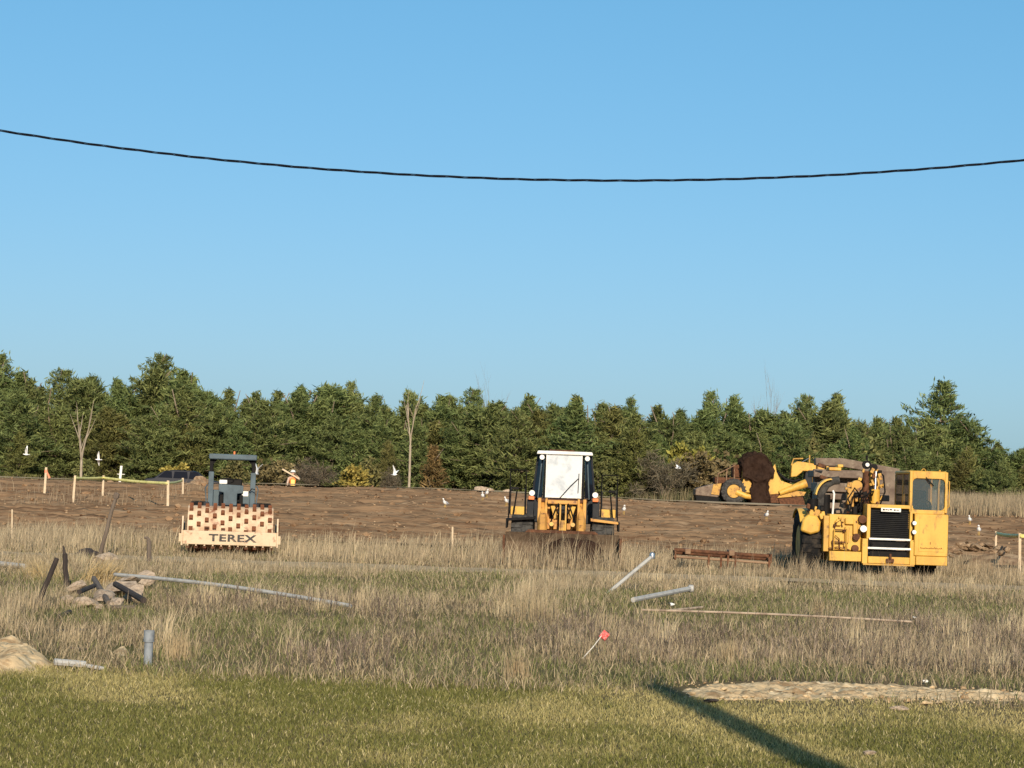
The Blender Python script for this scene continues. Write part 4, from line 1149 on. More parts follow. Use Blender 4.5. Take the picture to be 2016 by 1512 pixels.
MB().cyl((.38, -.24, .46), (.38, -.24, .58), .03, n=10).build('hitch_pin', MATS['rust'], T0, 0, True)
for s in (-1, 1):
    MB().tube([(.37 + s * .50, -.12, .66), (.37 + s * .42, -.14, .80), (.37 + s * .50, -.1, .90)], .02, 6).build('guard_strut', MATS['black'], T0)
MB().bx(.14, .63, -.145, -.125, 1.605, 1.70).build('name_sign', MATS['white_paint'], T0, .004)
sg = bpy.data.objects['name_sign']
for k, (xa, xb) in enumerate(((.18, .23), (.245, .30), (.31, .335), (.35, .41), (.45, .50), (.515, .58))):
    MB().bx(xa, xb, -.149, -.1455, 1.635 + .008 * (k % 2), 1.675 - .006 * (k % 3)).build('sign_mark', MATS['letter'], sg)
# cab and door panel below it
cabm = MB()
MB().bx(.97, 1.80, -.18, .9, .55, 1.58).build('cab_lower', MATS['yellow'], T0, .02)
MB().bx(1.02, 1.79, -.20, .9, .33, .545).build('cab_skirt', MATS['yellow'], T0, .012)
MB().bx(1.08, 1.70, -.187, -.178, .66, 1.48).build('cab_panel', MATS['yellow'], T0, .006)
cw = MB()
x0, x1 = .84, 1.78
cw.bx(x0, x0 + .07, -.12, -.03, 1.62, 2.62); cw.bx(x1 - .07, x1, -.12, -.03, 1.62, 2.62)
cw.bx(x0 + .07, x1 - .07, -.12, -.03, 2.45, 2.62); cw.bx(x0 + .07, x1 - .07, -.12, -.03, 1.58, 1.68)
for (cx_, cz_, sx_, sz_) in ((x0 + .07, 2.45, 1, -1), (x1 - .07, 2.45, -1, -1), (x0 + .07, 1.68, 1, 1), (x1 - .07, 1.68, -1, 1)):
    cw.prism([(cx_, cz_), (cx_ + sx_ * .09, cz_), (cx_ + sx_ * .027, cz_ + sz_ * .027), (cx_, cz_ + sz_ * .09)], 'y', -.12, -.03)
cw.build('cab_front', MATS['yellow'], T0, .01)
MB().bx(x0 + .06, x1 - .06, -.07, -.055, 1.67, 2.46).build('windscreen', MATS['cab_glass'], T0)
MB().bx(x0, x1, -.02, 1.75, 2.55, 2.64).build('cab_roof', MATS['yellow'], T0, .03)
for y0 in (-.028, .72, 1.62):
    MB().bx(x0, x0 + .06, y0, y0 + .10, 1.2, 2.55).build('cab_post', MATS['yellow_worn'], T0, .01)
    MB().bx(x1 - .06, x1, y0, y0 + .10, 1.2, 2.55).build('cab_post', MATS['yellow_worn'], T0, .01)
MB().bx(x0 + .01, x0 + .03, .08, .71, 1.66, 2.54).build('side_window', MATS['cab_glass'], T0)
MB().bx(x0 + .01, x0 + .03, .83, 1.61, 1.66, 2.54).build('side_window', MATS['cab_glass'], T0)
MB().bx(x0 + .07, x1 - .07, 1.66, 1.70, 1.2, 2.55).build('cab_back', MATS['yellow_worn'], T0)
MB().bx(x0 - .02, x0 + .05, .08, 1.62, 1.0, 1.655).build('cab_side', MATS['yellow_worn'], T0, .01)
MB().prism([(.8, 1.4), (1.2, 1.4), (1.25, 2.15), (1.12, 2.18), (1.0, 1.7), (.8, 1.66)], 'x', 1.12, 1.52).build('seat', MATS['black'], T0, .04)
MB().tube([(1.31 + .18 * math.cos(a), .42 + .06 * math.sin(a), 1.80 + .14 * math.sin(a)) for a in [k * .5236 for k in range(13)]], .018, 6, False).build('steering_wheel', MATS['black'], T0, 0, True)
MB().tube([(1.31, .2, 1.3), (1.31, .42, 1.8)], .025, 6).build('steering_column', MATS['black'], T0)
MB().tube([(1.22, -.10, 2.50), (1.30, -.14, 2.40), (1.42, -.135, 2.28)], .018, 6).build('wiper', MATS['black'], T0)
MB().tube([(1.20 + .05 * math.cos(a), .02, 2.64 + .05 * math.sin(a)) for a in [k * .3927 for k in range(9)]], .010, 6).build('lifting_eye', MATS['yellow'], T0)
MB().cyl((1.62, .1, 2.64), (1.62, .1, 2.68), .02, n=8).build('roof_bolt', MATS['yellow'], T0)
MB().bx(1.80, 1.88, .35, .42, 1.75, 2.42).build('mirror', MATS['yellow_worn'], T0, .02)
MB().tube([(1.80, .3, 2.45), (1.90, .25, 2.40), (1.90, .25, 1.78), (1.80, .3, 1.68)], .014, 6).build('grab_rail', MATS['yellow'], T0)
# writing on the door panel is only a faint brown line of script
for k in range(13):
    xa = 1.12 + .042 * k
    MB().tube([(xa, -.1885, .735), (xa + .012, -.1885, .75 + .018 * (k % 3 == 0) + .03 * (k == 8)), (xa + .034, -.1885, .733)], .008, 4).build('script_mark', MATS['decal'], T0)
MB().bx(1.355, 1.375, -.19, -.186, .84, .90).build('emblem', MATS['decal'], T0)
# headlights
for (xx, zz) in ((.955, 1.35), (.955, 1.13)):
    h = MB().cyl((xx, -.24, zz), (xx, -.16, zz), .05, n=16).build('headlight', MATS['lamp_lens'], T0, 0, True)
    MB().cyl((xx, -.16, zz), (xx, -.10, zz), .065, .04, n=16).build('lamp_housing', MATS['black'], h, 0, True)
MB().tube([(.955, -.15, 1.45), (1.0, -.16, 1.25), (1.01, -.16, 1.0), (.97, -.14, .9)], .016, 6).build('lamp_cable', MATS['black'], T0)
h = MB().cyl((-.30, -.26, 1.17), (-.30, -.16, 1.17), .082, n=18).build('headlight', MATS['lamp_lens'], T0, 0, True)
MB().cyl((-.30, -.16, 1.17), (-.30, -.06, 1.17), .09, .05, n=18).build('lamp_housing', MATS['black'], h, 0, True)
# left deck with pumps and pipes
MB().bx(-1.10, -.31, .02, 1.6, .62, 1.50).build('deck_body', MATS['yellow'], T0, .02)
MB().bx(-1.10, -.31, -.10, 1.6, .36, .60).build('deck_sill', MATS['yellow'], T0, .015)
MB().bx(-1.24, -1.11, -.02, 1.2, .58, 1.46).build('deck_end', MATS['yellow_worn'], T0, .012)
for (xa, xb, za, zb) in ((-.72, -.5, 1.26, 1.42), (-.72, -.62, .80, 1.2), (-.52, -.40, 1.02, 1.36), (-.94, -.82, 1.22, 1.38)):
    MB().bx(xa, xb, -.06, .02, za, zb).build('valve_block', MATS['yellow'], T0, .02)
for (xx, zz, rr) in ((-.44, .96, .085), (-.46, .68, .085), (-.30, 1.40, .10)):
    MB().cyl((xx, -.10, zz), (xx, .02, zz), rr, n=16).build('hose_coupling', MATS['rust'], T0, 0, True)
for pts_ in ([(-1.0, -.03, .62), (-1.03, -.07, .85), (-.95, -.08, .98), (-.86, -.05, .9), (-.83, 0, .62)], [(-.98, -.02, 1.12), (-.94, -.07, 1.30), (-.84, -.06, 1.36), (-.78, -.02, 1.2)],
             [(-.66, -.03, .60), (-.68, -.07, .9), (-.68, -.06, 1.15)], [(-1.12, -.06, .66), (-.9, -.07, .70), (-.6, -.07, .64)]):
    MB().tube(pts_, .014, 6).build('hydraulic_line', MATS['rust'], T0, 0, True)
for zz in (1.12, .82): MB().tube([(-.98, -.08, zz), (-.70, -.08, zz)], .018, 6).build('step_rung', MATS['rust'], T0)
for xx in (-.99, -.69): MB().tube([(xx, -.08, .62), (xx, -.08, 1.14)], .014, 6).build('step_stile', MATS['yellow'], T0)
# wheels and fender
wheel(T0, (-1.50, .95, .76), 'x', .80, .50, 'yellow_worn', 22)
wheel(T0, (1.42, 1.05, .76), 'x', .80, .50, 'yellow_worn', 22)
prof = [(-.25 - .62 * math.cos(a) + 1.2, .70 + .80 * math.sin(a)) for a in [RAD(q) for q in range(20, 150, 13)]]
fe = MB()
n_ = len(prof)
arc = [(.95 - (.86) * math.cos(RAD(q)), .76 + .86 * math.sin(RAD(q))) for q in range(38, 140, 12)]
arc2 = [(.95 - (.83) * math.cos(RAD(q)), .76 + .83 * math.sin(RAD(q))) for q in range(38, 140, 12)]
fe.prism(arc + arc2[::-1], 'x', -1.78, -1.24)
fe.build('fender', MATS['yellow'], T0, 0, True)
MB().prism([(-1.80, 1.06), (-1.74, 1.36), (-1.62, 1.47), (-1.40, 1.45), (-1.30, 1.30), (-1.32, 1.05), (-1.55, .98)], 'y', .05, .2).build('fender_nose', MATS['yellow'], T0, .05)
# air intake: duct, cleaner and the tall pipes behind
MB().cyl((-1.46, .35, 1.60), (-1.46, .35, 1.86), .13, n=16).build('air_cleaner', MATS['black'], T0, 0, True)
MB().bx(-1.60, -1.28, .25, .6, 1.36, 1.60).build('cleaner_bracket', MATS['yellow_worn'], T0, .04)
MB().tube([(-1.26, .5, 1.70), (-1.24, .5, 2.0), (-1.12, .5, 2.22), (-.95, .5, 2.32), (-.80, .5, 2.34)], .10, 12).build('intake_duct', MATS['rubber_dusty'], T0, 0, True)
du = []
for q in range(0, 9):
    a = RAD(100 - q * 11); du.append((-1.02 - .40 * math.cos(RAD(8 + q * 10)), 1.92 + .46 * math.sin(RAD(8 + q * 10))))
du2 = [(x_ + .035 , z_ - .03) for x_, z_ in du]
MB().prism(du + du2[::-1], 'y', .30, .62).build('duct_shield', MATS['yellow'], T0, 0, True)
MB().cyl((-1.12, .55, 1.45), (-1.12, .55, 1.98), .12, n=14).build('oil_tank', MATS['black'], T0, 0, True)
MB().tube([(-.98, .3, 1.45), (-.95, .3, 2.0), (-.98, .32, 2.08)], .025, 6).build('dipstick_pipe', MATS['white_paint'], T0)
# exhaust stack, pulleys and the upright hydraulic rams
MB().tube([(-.02, 1.1, 1.2), (-.02, 1.1, 2.60)], .085, 12).build('exhaust_stack', MATS['rust'], T0, 0, True)
MB().lathe([(.03, -.05), (.11, -.05), (.075, 0), (.11, .05), (.03, .05)], 18, (-.02, 1.05, 2.76), 'y').build('sheave', MATS['black'], T0, 0, True)
MB().cyl((-.02, .98, 2.76), (-.02, .94, 2.76), .05, n=12).build('sheave_highlight', MATS['white_paint'], T0, 0, True)  # white disc paints the highlight on the pulley
MB().lathe([(.03, -.06), (.09, -.06), (.065, 0), (.09, .06), (.03, .06)], 16, (.16, 1.05, 2.70), 'y').build('sheave', MATS['black'], T0, 0, True)
MB().cyl((-.02, 1.05, 2.88), (-.02, 1.05, 3.0), .03, n=8).build('sheave_pin', MATS['black'], T0)
MB().bx(.08, .36, 1.2, 1.4, 1.75, 2.66).build('ram_post', MATS['yellow_worn'], T0, .05)
MB().cyl((.20, 1.0, 1.80), (.20, 1.0, 2.15), .12, n=14).build('hydraulic_ram', MATS['yellow'], T0, 0, True)
MB().cyl((.20, 1.0, 2.15), (.22, 1.05, 2.60), .035, n=10).build('ram_rod', MATS['chrome'], T0, 0, True)
MB().tube([(.32, .95, 1.75), (.44, .95, 2.1), (.40, 1.0, 2.5), (.28, 1.1, 2.62)], .02, 6).build('hydraulic_hose', MATS['black'], T0, 0, True)
MB().tube([(-.28, .8, 1.5), (-.26, .8, 1.9), (-.16, .9, 2.15), (-.22, 1.0, 2.35)], .03, 6).build('hydraulic_hose', MATS['black'], T0, 0, True)
MB().bx(-.36, -.14, .9, 1.1, 1.55, 2.05).build('pump_housing', MATS['black'], T0, .05)
MB().lathe([(.04, -.1), (.14, -.1), (.14, .1), (.04, .1)], 14, (-.30, .9, 2.22), 'y').build('winch_drum', MATS['yellow_worn'], T0, 0, True)
MB().bx(-.55, -.38, .7, .9, 1.75, 2.15).build('valve_bank', MATS['yellow_worn'], T0, .03)
MB().bx(-.42, -.30, .6, .8, 1.50, 1.72).build('breather', MATS['black'], T0, .02)
rf = random.Random(31)
for k in range(22):
    xx, zz = rf.uniform(-.2, .46), rf.uniform(1.76, 2.62)
    MB().box((xx, rf.uniform(.85, 1.1), zz), (rf.uniform(.04, .12), .08, rf.uniform(.05, .18)), (0, rf.uniform(-.5, .5), 0)).build('ram_fitting', MATS[rf.choice(('yellow', 'yellow_worn', 'yellow', 'rust', 'black'))], T0, .012)
for k in range(12):
    xx, zz = rf.uniform(-1.62, -1.2), rf.uniform(1.42, 1.72)
    MB().box((xx, rf.uniform(.05, .3), zz), (rf.uniform(.05, .13), .08, rf.uniform(.05, .14)), (0, rf.uniform(-.5, .5), 0)).build('intake_fitting', MATS[rf.choice(('yellow', 'yellow_worn', 'rust', 'black'))], T0, .012)
for k in range(10):
    xx, zz = rf.uniform(-1.0, -.36), rf.uniform(.7, 1.42)
    MB().box((xx, -.03, zz), (rf.uniform(.03, .10), .08, rf.uniform(.03, .10)), (0, rf.uniform(-.3, .3), 0)).build('deck_fitting', MATS[rf.choice(('yellow', 'yellow_worn', 'rust', 'yellow'))], T0, .008)
for k in range(18):
    xx, zz, yy = rf.uniform(-.72, -.12), rf.uniform(1.52, 2.25), rf.uniform(.5, 1.1)
    MB().box((xx, yy, zz), (rf.uniform(.05, .14), .10, rf.uniform(.05, .16)), (0, rf.uniform(-.4, .4), 0)).build('engine_fitting', MATS[rf.choice(('black', 'yellow_worn', 'rust', 'steel_brown'))], T0, .012)
for k in range(7):
    x0, z0 = rf.uniform(-.8, -.2), rf.uniform(1.45, 1.7)
    MB().tube([(x0, .45, z0), (x0 + rf.uniform(-.12, .12), .4, z0 + .25), (x0 + rf.uniform(.0, .3), .55, z0 + rf.uniform(.35, .6)), (x0 + .3, .8, z0 + .3)], .018, 6).build('engine_hose', MATS['black'], T0, 0, True)
# hood behind the grille, gooseneck, bowl
MB().bx(-.10, .80, .55, 2.2, .95, 1.72).build('engine_hood', MATS['yellow_worn'], T0, .03)
MB().prism([(2.2, .9), (3.6, 1.0), (5.4, 1.9), (5.4, 2.3), (3.4, 1.75), (2.2, 1.6)], 'x', -.10, .50).build('gooseneck', MATS['yellow_worn'], T0, .03)
for (za, zb, yy) in ((1.50, 1.78, 2.6), (1.86, 2.02, 2.9), (2.06, 2.30, 3.4), (2.44, 2.62, 4.0)):
    MB().bx(-.86 if zb > 1.8 else -.80, .95, yy, yy + 1.0, za, zb).build('bowl_beam', MATS['steel_brown'], T0, .02)
for zz in (1.60, 1.92, 2.20, 2.42, 2.74): MB().box((-.70, 2.5 + (zz - 1.6) * 1.1, zz), (.20, .12, .10), (0, .3, 0)).build('apron_step', MATS['rust'], T0, .02)
MB().bx(-.74, 1.75, 4.6, 4.9, .5, 2.66).build('apron', MATS['steel_brown'], T0, .02)
MB().prism([(-.35, 3.00), (.4, 3.02), (2.0, 2.78), (2.0, 2.55), (.4, 2.78), (-.35, 2.80)], 'y', 6.8, 7.1).build('bowl_ejector', MATS['steel_brown'], T0, .02)
BL, BR = (.35, 4.5, 0), (0, 0, RAD(-10))
for s in (-1, 1): MB().prism([(.45, .4), (4.9, .4), (4.9, 1.6), (3.0, 2.4), (.45, 2.3)], 'x', .15 + s * 1.25 - .03, .15 + s * 1.25 + .03).build('bowl_side', MATS['yellow_worn'], T0, 0, False, BL, BR)
MB().bx(-1.05, 1.35, .45, 4.85, .35, .42).build('bowl_floor', MATS['steel_brown'], T0, 0, False, BL, BR)
for (xa, xb, za, zb) in ((-.42, -.09, 2.63, 2.72), (-.19, -.04, 2.72, 2.80)): MB().bx(xa, xb, 4.2, 4.6, za, zb).build('lever_box', MATS['yellow'], T0, .02)
for s in (-1, 1):
    wv = Vector(BL) + Euler(BR).to_matrix() @ Vector((.15 + s * 1.1, 5.8, .76))
    wheel(T0, wv, 'x', .80, .50, 'yellow_worn', 20).rotation_euler = BR
MB().bx(-.75, 1.05, 4.95, 7.5, .7, 1.45).build('rear_engine', MATS['yellow_worn'], T0, .05, False, BL, BR)

# ---- loaded scraper far off, seen from its side
F0 = thing('motor_scraper', (17.52, 150.0, gzf(17.5, 150.0) - .02), 'distant worn yellow motor scraper piled with dark soil, below the trees', 'scraper', 0)
for yy in (-1.1, 1.1):
    wheel(F0, (-2.24, yy, .80), 'y', .86, .55, 'yellow_worn', 20, 'rubber_dusty')
    wheel(F0, (4.1, yy, .80), 'y', .82, .55, 'yellow', 20, 'rubber_dusty')
MB().prism([(-4.80, .45), (-4.80, .85), (-4.55, .98), (-3.6, 1.25), (-3.1, 1.30), (-3.15, .5), (-3.3, .35)], 'y', -.95, .95).build('push_block', MATS['steel_brown'], F0, .04)
MB().prism([(-4.70, .05), (-3.2, .05), (-3.2, .34), (-4.78, .44)], 'y', -.9, .9).build('rear_undercarriage', MATS['black'], F0)
MB().prism([(-3.75, .55), (-3.22, .50), (-3.05, 1.32), (-3.6, 1.22)], 'y', -1.02, -.96).build('rear_side_plate', MATS['yellow_worn'], F0, .01)
MB().bx(-3.5, -1.6, -.8, .8, 1.3, 1.72).build('rear_engine_cover', MATS['rust'], F0, .06)
MB().tube([(-3.35, -.9, 1.2), (-3.3, -.9, 1.95), (-2.2, -.9, 2.55), (-2.2, -.9, 1.6)], .045, 6).build('guard_rail', MATS['rust_tan'], F0)
MB().tube([(-2.75, -.9, 1.3), (-2.7, -.9, 2.25)], .04, 6).build('guard_rail', MATS['rust_tan'], F0)
MB().bx(-2.28, -1.70, -.6, .6, 1.75, 2.62).build('radiator_box', MATS['rust'], F0, .05)
MB().tube([(-1.64, -.8, 1.6), (-1.64, -.8, 2.65)], .05, 6).build('guard_post', MATS['yellow_worn'], F0)
MB().prism([(-1.85, .75), (-.95, .75), (-.92, 1.2), (-1.05, 1.75), (-1.15, 2.10), (-1.50, 2.12), (-1.62, 1.6), (-1.80, 1.1)], 'y', -1.35, -1.28).build('bowl_side', MATS['yellow'], F0, .02)
MB().tube([(-2.05, -1.2, .75), (-1.4, -1.3, .5), (-.95, -1.3, .45)], [.24, .2, .18], 10).build('axle_arm', MATS['yellow'], F0, 0, True)
MB().prism([(-1.0, .10), (2.6, .10), (2.4, .75), (-1.0, .75)], 'y', -1.3, 1.3).build('bowl', MATS['rust'], F0, .02)
MB().prism([(.10, .65), (1.85, .85), (2.0, 1.30), (.95, 1.62), (.62, 2.2), (.50, 2.75), (.28, 2.40), (.10, 2.2)], 'y', -1.34, -1.27).build('bowl_side', MATS['yellow'], F0, .02)
MB().prism([(.10, .65), (1.85, .85), (2.0, 1.30), (.95, 1.62), (.62, 2.2), (.50, 2.75), (.28, 2.40), (.10, 2.2)], 'y', 1.27, 1.34).build('bowl_side', MATS['yellow'], F0, .02)
MB().cyl((.85, -1.45, .78), (2.65, -1.45, 1.52), .17, .30, 14).build('draft_tube', MATS['yellow'], F0, 0, True)
MB().cyl((2.65, -1.45, 1.52), (2.68, -1.45, 1.53), .22, n=14).build('tube_end', MATS['rust'], F0)
MB().prism([(.7, .45), (2.5, .65), (2.65, .92), (1.9, .98), (.9, .70)], 'y', -1.42, -1.36).build('draft_arm', MATS['yellow_worn'], F0, .01)
MB().prism([(.9, .02), (2.6, .02), (2.5, .40), (.8, .40)], 'y', -1.44, -1.38).build('cutting_side', MATS['rust'], F0, .01)
MB().tube([(.75, -.6, 2.2), (1.3, -.6, 1.75), (1.9, -.6, 1.6), (2.3, -.6, 1.75)], .10, 8).build('apron_arm', MATS['black'], F0, 0, True)
MB().prism([(1.70, 1.90), (1.75, 2.75), (2.15, 3.0), (2.6, 2.95), (4.0, 2.80), (4.0, 2.40), (2.6, 2.38), (2.1, 1.95)], 'y', -.45, .45).build('gooseneck', MATS['yellow'], F0, .05)
MB().bx(2.5, 4.0, -.7, .7, 2.35, 2.40).build('deck', MATS['yellow_worn'], F0, .02)
MB().tube([(1.72, -.5, 2.7), (1.85, -.5, 3.15), (2.5, -.5, 3.2)], .05, 6).build('hose_loop', MATS['yellow_worn'], F0)
MB().tube([(2.95, -.4, 2.9), (2.95, -.4, 3.45)], .05, 6).build('exhaust_stack', MATS['yellow_worn'], F0)
MB().tube([(2.45, -.4, 2.95), (2.95, -.4, 3.25)], .03, 6).build('stay_rod', MATS['chrome'], F0)
MB().prism([(2.6, 1.2), (3.6, 1.1), (3.8, 2.3), (2.7, 2.33)], 'y', -.5, .5).build('hitch', MATS['dark_grey'], F0, .05)
MB().bx(3.15, 3.55, -.62, -.5, 1.35, 2.05).build('hitch_plate', MATS['yellow_worn'], F0, .05)
MB().bx(3.4, 6.2, -1.0, 1.0, .7, 1.5).build('tractor_frame', MATS['yellow_worn'], F0, .06)
MB().bx(4.6, 6.4, -.6, .6, 1.5, 2.2).build('tractor_hood', MATS['yellow'], F0, .06)
for xx in (3.45, 4.05, 4.75): MB().bx(xx, xx + .14, -.95, -.8, 1.5, 3.05).build('cab_post', MATS['yellow'], F0, .01)
MB().bx(4.2, 4.74, -.93, -.87, 2.15, 2.85).build('cab_window', MATS['dark_glass'], F0)
MB().bx(4.05, 4.9, -.96, -.9, 1.5, 2.1).build('cab_door', MATS['yellow'], F0, .01)
MB().bx(3.3, 4.25, -1.0, .9, 3.06, 3.20).build('cab_roof', MATS['rust_tan'], F0, .03)
MB().prism([(4.27, 2.98), (4.95, 3.18), (4.95, 3.32), (4.27, 3.14)], 'y', -1.0, .7).build('white_canopy', MATS['white_paint'], F0, .02)
# heaped soil: stands out of the bowl and spills down its side
hp = MB()
prof = [(-1.08, .0), (-1.12, .8), (-1.10, 1.6), (-1.38, 2.2), (-1.80, 2.6), (-1.68, 3.0), (-1.40, 3.28), (-.95, 3.46), (-.45, 3.44), (-.1, 3.30), (.10, 2.9), (.35, 2.62), (.48, 2.35), (.14, 2.1), (.12, 1.4), (.18, .7), (.28, .0)]
r_ = random.Random(5)
rows = [(-1.62, .50, 0), (-1.50, .80, 0), (-1.40, .95, 0), (-1.0, 1.0, 1), (0, 1.02, 1), (.8, .98, 1), (1.2, .6, 1)]
vs = []
for (yy, k, fl) in rows:
    for (px_, pz_) in prof:
        zz = pz_ * (k if pz_ > 2.2 else 1)
        if yy < -1.45: zz = min(pz_, 2.0) * .9
        vs.append((-.5 + (px_ + .5) * (.6 + .4 * k) + r_.uniform(-.06, .06), yy + r_.uniform(-.05, .05), max(0, zz + r_.uniform(-.07, .07))))
np_ = len(prof)
fs = [(a * np_ + b, a * np_ + b + 1, (a + 1) * np_ + b + 1, (a + 1) * np_ + b) for a in range(len(rows) - 1) for b in range(np_ - 1)]
fs += [tuple(range(np_)), tuple((len(rows) - 1) * np_ + q for q in range(np_))]
hp.add(vs, fs)
o = tag(hp.build('soil_heap', MATS['soil_dark'], None, 0, True, F0.location), 'tall dark heap of soil piled high in the distant scraper bowl', 'soil')
sb = o.modifiers.new('sub', 'SUBSURF'); sb.levels = 3; sb.render_levels = 3; sb.subdivision_type = 'SIMPLE'
tx = bpy.data.textures.new('lumps', 'CLOUDS'); tx.noise_scale = .5; tx.noise_depth = 4
dm = o.modifiers.new('lumps', 'DISPLACE'); dm.texture = tx; dm.strength = .6; dm.mid_level = .5; dm.texture_coords = 'LOCAL'
# ---------------------------------------------------------------- rusty implement lying in the grass beside the scraper
D0 = thing('drag_frame', (5.28, 53.6, .06), 'low rusty tubular drag frame lying in grass left of the cab scraper', 'implement', RAD(-1))
MB().tube([(-1.18, 0, .44), (1.18, 0, .36)], .05, 10).build('main_tube', MATS['rust'], D0, 0, True)
MB().tube([(-1.20, -.2, .28), (1.15, -.2, .20)], .032, 8).build('lower_tube', MATS['rust_tan'], D0, 0, True)
MB().tube([(-1.1, .5, .36), (1.15, .5, .28)], .05, 8).build('rear_tube', MATS['rust'], D0, 0, True)
for xx, c_ in ((-.85, 'rust_tan'), (.22, 'rust_tan')):
    MB().bx(xx - .07, xx + .07, -.08, .6, .34, .48).build('clamp', MATS[c_], D0, .02)
for xx in (-.35, -.05, .12, .30, 1.12):
    MB().bx(xx - .025, xx + .025, -.24, -.18, -.02, .36).build('tine', MATS['rust'], D0, .006)
for s in (-1.16, 1.16): MB().bx(s - .02, s + .02, -.25, .55, .20, .42).build('end_plate', MATS['rust'], D0, .01)

# ---------------------------------------------------------------- wire overhead and its poles
DW = 20.0
p0, p1, p2 = W(0, 257, DW), W(1230, 355.5, DW), W(2016, 315, DW)
A = np.array([[p.x ** 2, p.x, 1] for p in (p0, p1, p2)])
ca_, cb_, cc_ = np.linalg.solve(A, np.array([p.z for p in (p0, p1, p2)]))
XL, XR = -15.0, 15.0
def wire_z(x_): return ca_ * x_ * x_ + cb_ * x_ + cc_
xs_ = np.arange(XL, XR + .01, .045)
wr = thing('overhead_wire', (0, DW, 0), 'dark twisted overhead wire sagging across the blue sky', 'wire')
for k in range(3):
    pts_ = []
    for x_ in xs_:
        a = 2 * math.pi * x_ / .95 + k * 2.094
        rr = .0075
        pts_.append((x_, rr * math.sin(a), wire_z(x_) + rr * math.cos(a)))
    MB().tube(pts_, .0056 if k else .0045, 6).build('strand', MATS['cable'], wr, 0, True)

def utility_pole(loc, H, label, arm_rz=0.0, can=False):
    o = thing('utility_pole', loc, label, 'pole', arm_rz, 'utility poles carrying the wire')
    MB().tube([(0, 0, -.3), (0, 0, H * .5), (0, 0, H)], [.21, .185, .16], 14).build('shaft', MATS['pole_wood'], o, 0, True)
    MB().bx(-.08, .08, -.23, -.165, H - .5, H - .2).build('bracket', MATS['galvanised'], o, .01)
    MB().cyl((0, 0, H), (0, 0, H + .16), .045, .03, 10).build('insulator', MATS['grey_paint'], o, 0, True)
    if can:
        MB().lathe([(.05, H - 1.25), (.19, H - 1.22), (.20, H - .35), (.17, H - .27), (.06, H - .25)], 18, (-.26, .10, 0)).build('transformer', MATS['grey_paint'], o, 0, True)
    return o
utility_pole((XL, DW + .16, 0), wire_z(XL) + .4, 'brown timber pole out of view past the left edge, holding the wire')
utility_pole((XR, DW + .16, 0), wire_z(XR) + .4, 'brown timber pole out of view past the right edge, holding the wire')
# the pole whose long shadow lies on the lawn
tip = G(1288, 1350); HP = 8.4
Lsh = HP / math.tan(SUN_EL)
utility_pole((tip.x + math.sin(SUN_AZ) * Lsh, tip.y + math.cos(SUN_AZ) * Lsh, 0), HP, 'timber pole beside the viewer whose shadow crosses the lawn', .1)

# ---------------------------------------------------------------- debris on the left
def post(name, a, b, r0, r1, m, label, cat='post', group=None, wob=.01, seed=1):
    a, b = Vector(a), Vector(b); r = random.Random(seed)
    o = thing(name, a, label, cat, 0, group)
    pts_ = [Vector((0, 0, 0)) + (b - a) * (k / 5) + Vector((r.uniform(-wob, wob), r.uniform(-wob, wob), 0)) for k in range(6)]
    pts_[0] = (b - a) * -.05
    MB().tube(pts_, [r0 + (r1 - r0) * k / 5 for k in range(6)], 9).build('shaft', MATS[m], o, 0, True)
    return o
def up(px, py, base): return W(px, py, base.y)
g = G(197, 1092); o = post('leaning_post', g, up(229, 975, g), .052, .04, 'old_wood', 'long grey wooden post leaning to the right behind the rubble', 'post', None, .015, 3)
MB().box(up(229, 978, g) - g + Vector((.0, 0, .02)), (.12, .1, .14), (0, .3, 0)).build('post_cap', MATS['old_wood'], o, .02)
g = G(70, 1200); post('leaning_post', g, up(112, 1099, g), .038, .034, 'dark_wood', 'black post leaning to the right in front of the bent straw', 'post', None, .004, 4)
g = G(131, 1160); o = post('broken_post', g, up(127, 1090, g), .045, .04, 'dark_wood', 'upright black broken post stub beside the black leaning post', 'post', None, .006, 5)
MB().bx(-.02, .06, -.02, .05, .05, .14).build('bracket', MATS['black'], o, .01)
MB().tube([up(127, 1092, g) - g, up(124, 1074, g) - g], [.03, .012], 5).build('splinter', MATS['dark_wood'], o)
g = G(294, 1112); o = post('bent_pipe_post', g, up(293, 1064, g), .05, .05, 'old_wood', 'short grey post with hooked top between rubble and roller', 'post', None, .003, 6)
t_ = up(293, 1064, g) - g
MB().tube([t_, t_ + Vector((-.03, 0, .05)), t_ + Vector((-.10, 0, .06))], [.045, .035, .02], 7).build('hook', MATS['old_wood'], o, 0, True)
g = G(291, 1310)
o = thing('standpipe', (g.x, g.y, gzf(g.x, g.y) - .03), 'grey plastic standpipe with collar standing upright at the lawn edge', 'pipe', 0)
hp_ = (W(291, 1241, g.y).z - gzf(g.x, g.y)) + .03
MB().lathe([(.042, 0), (.042, hp_ - .06), (.036, hp_ - .06), (.036, 0)], 20, close=True).build('pipe', MATS['pvc_grey'], o, 0, True)
MB().lathe([(.052, hp_ - .11), (.052, hp_), (.042, hp_), (.042, hp_ - .11)], 20, close=True).build('collar', MATS['pvc_grey'], o, 0, True)

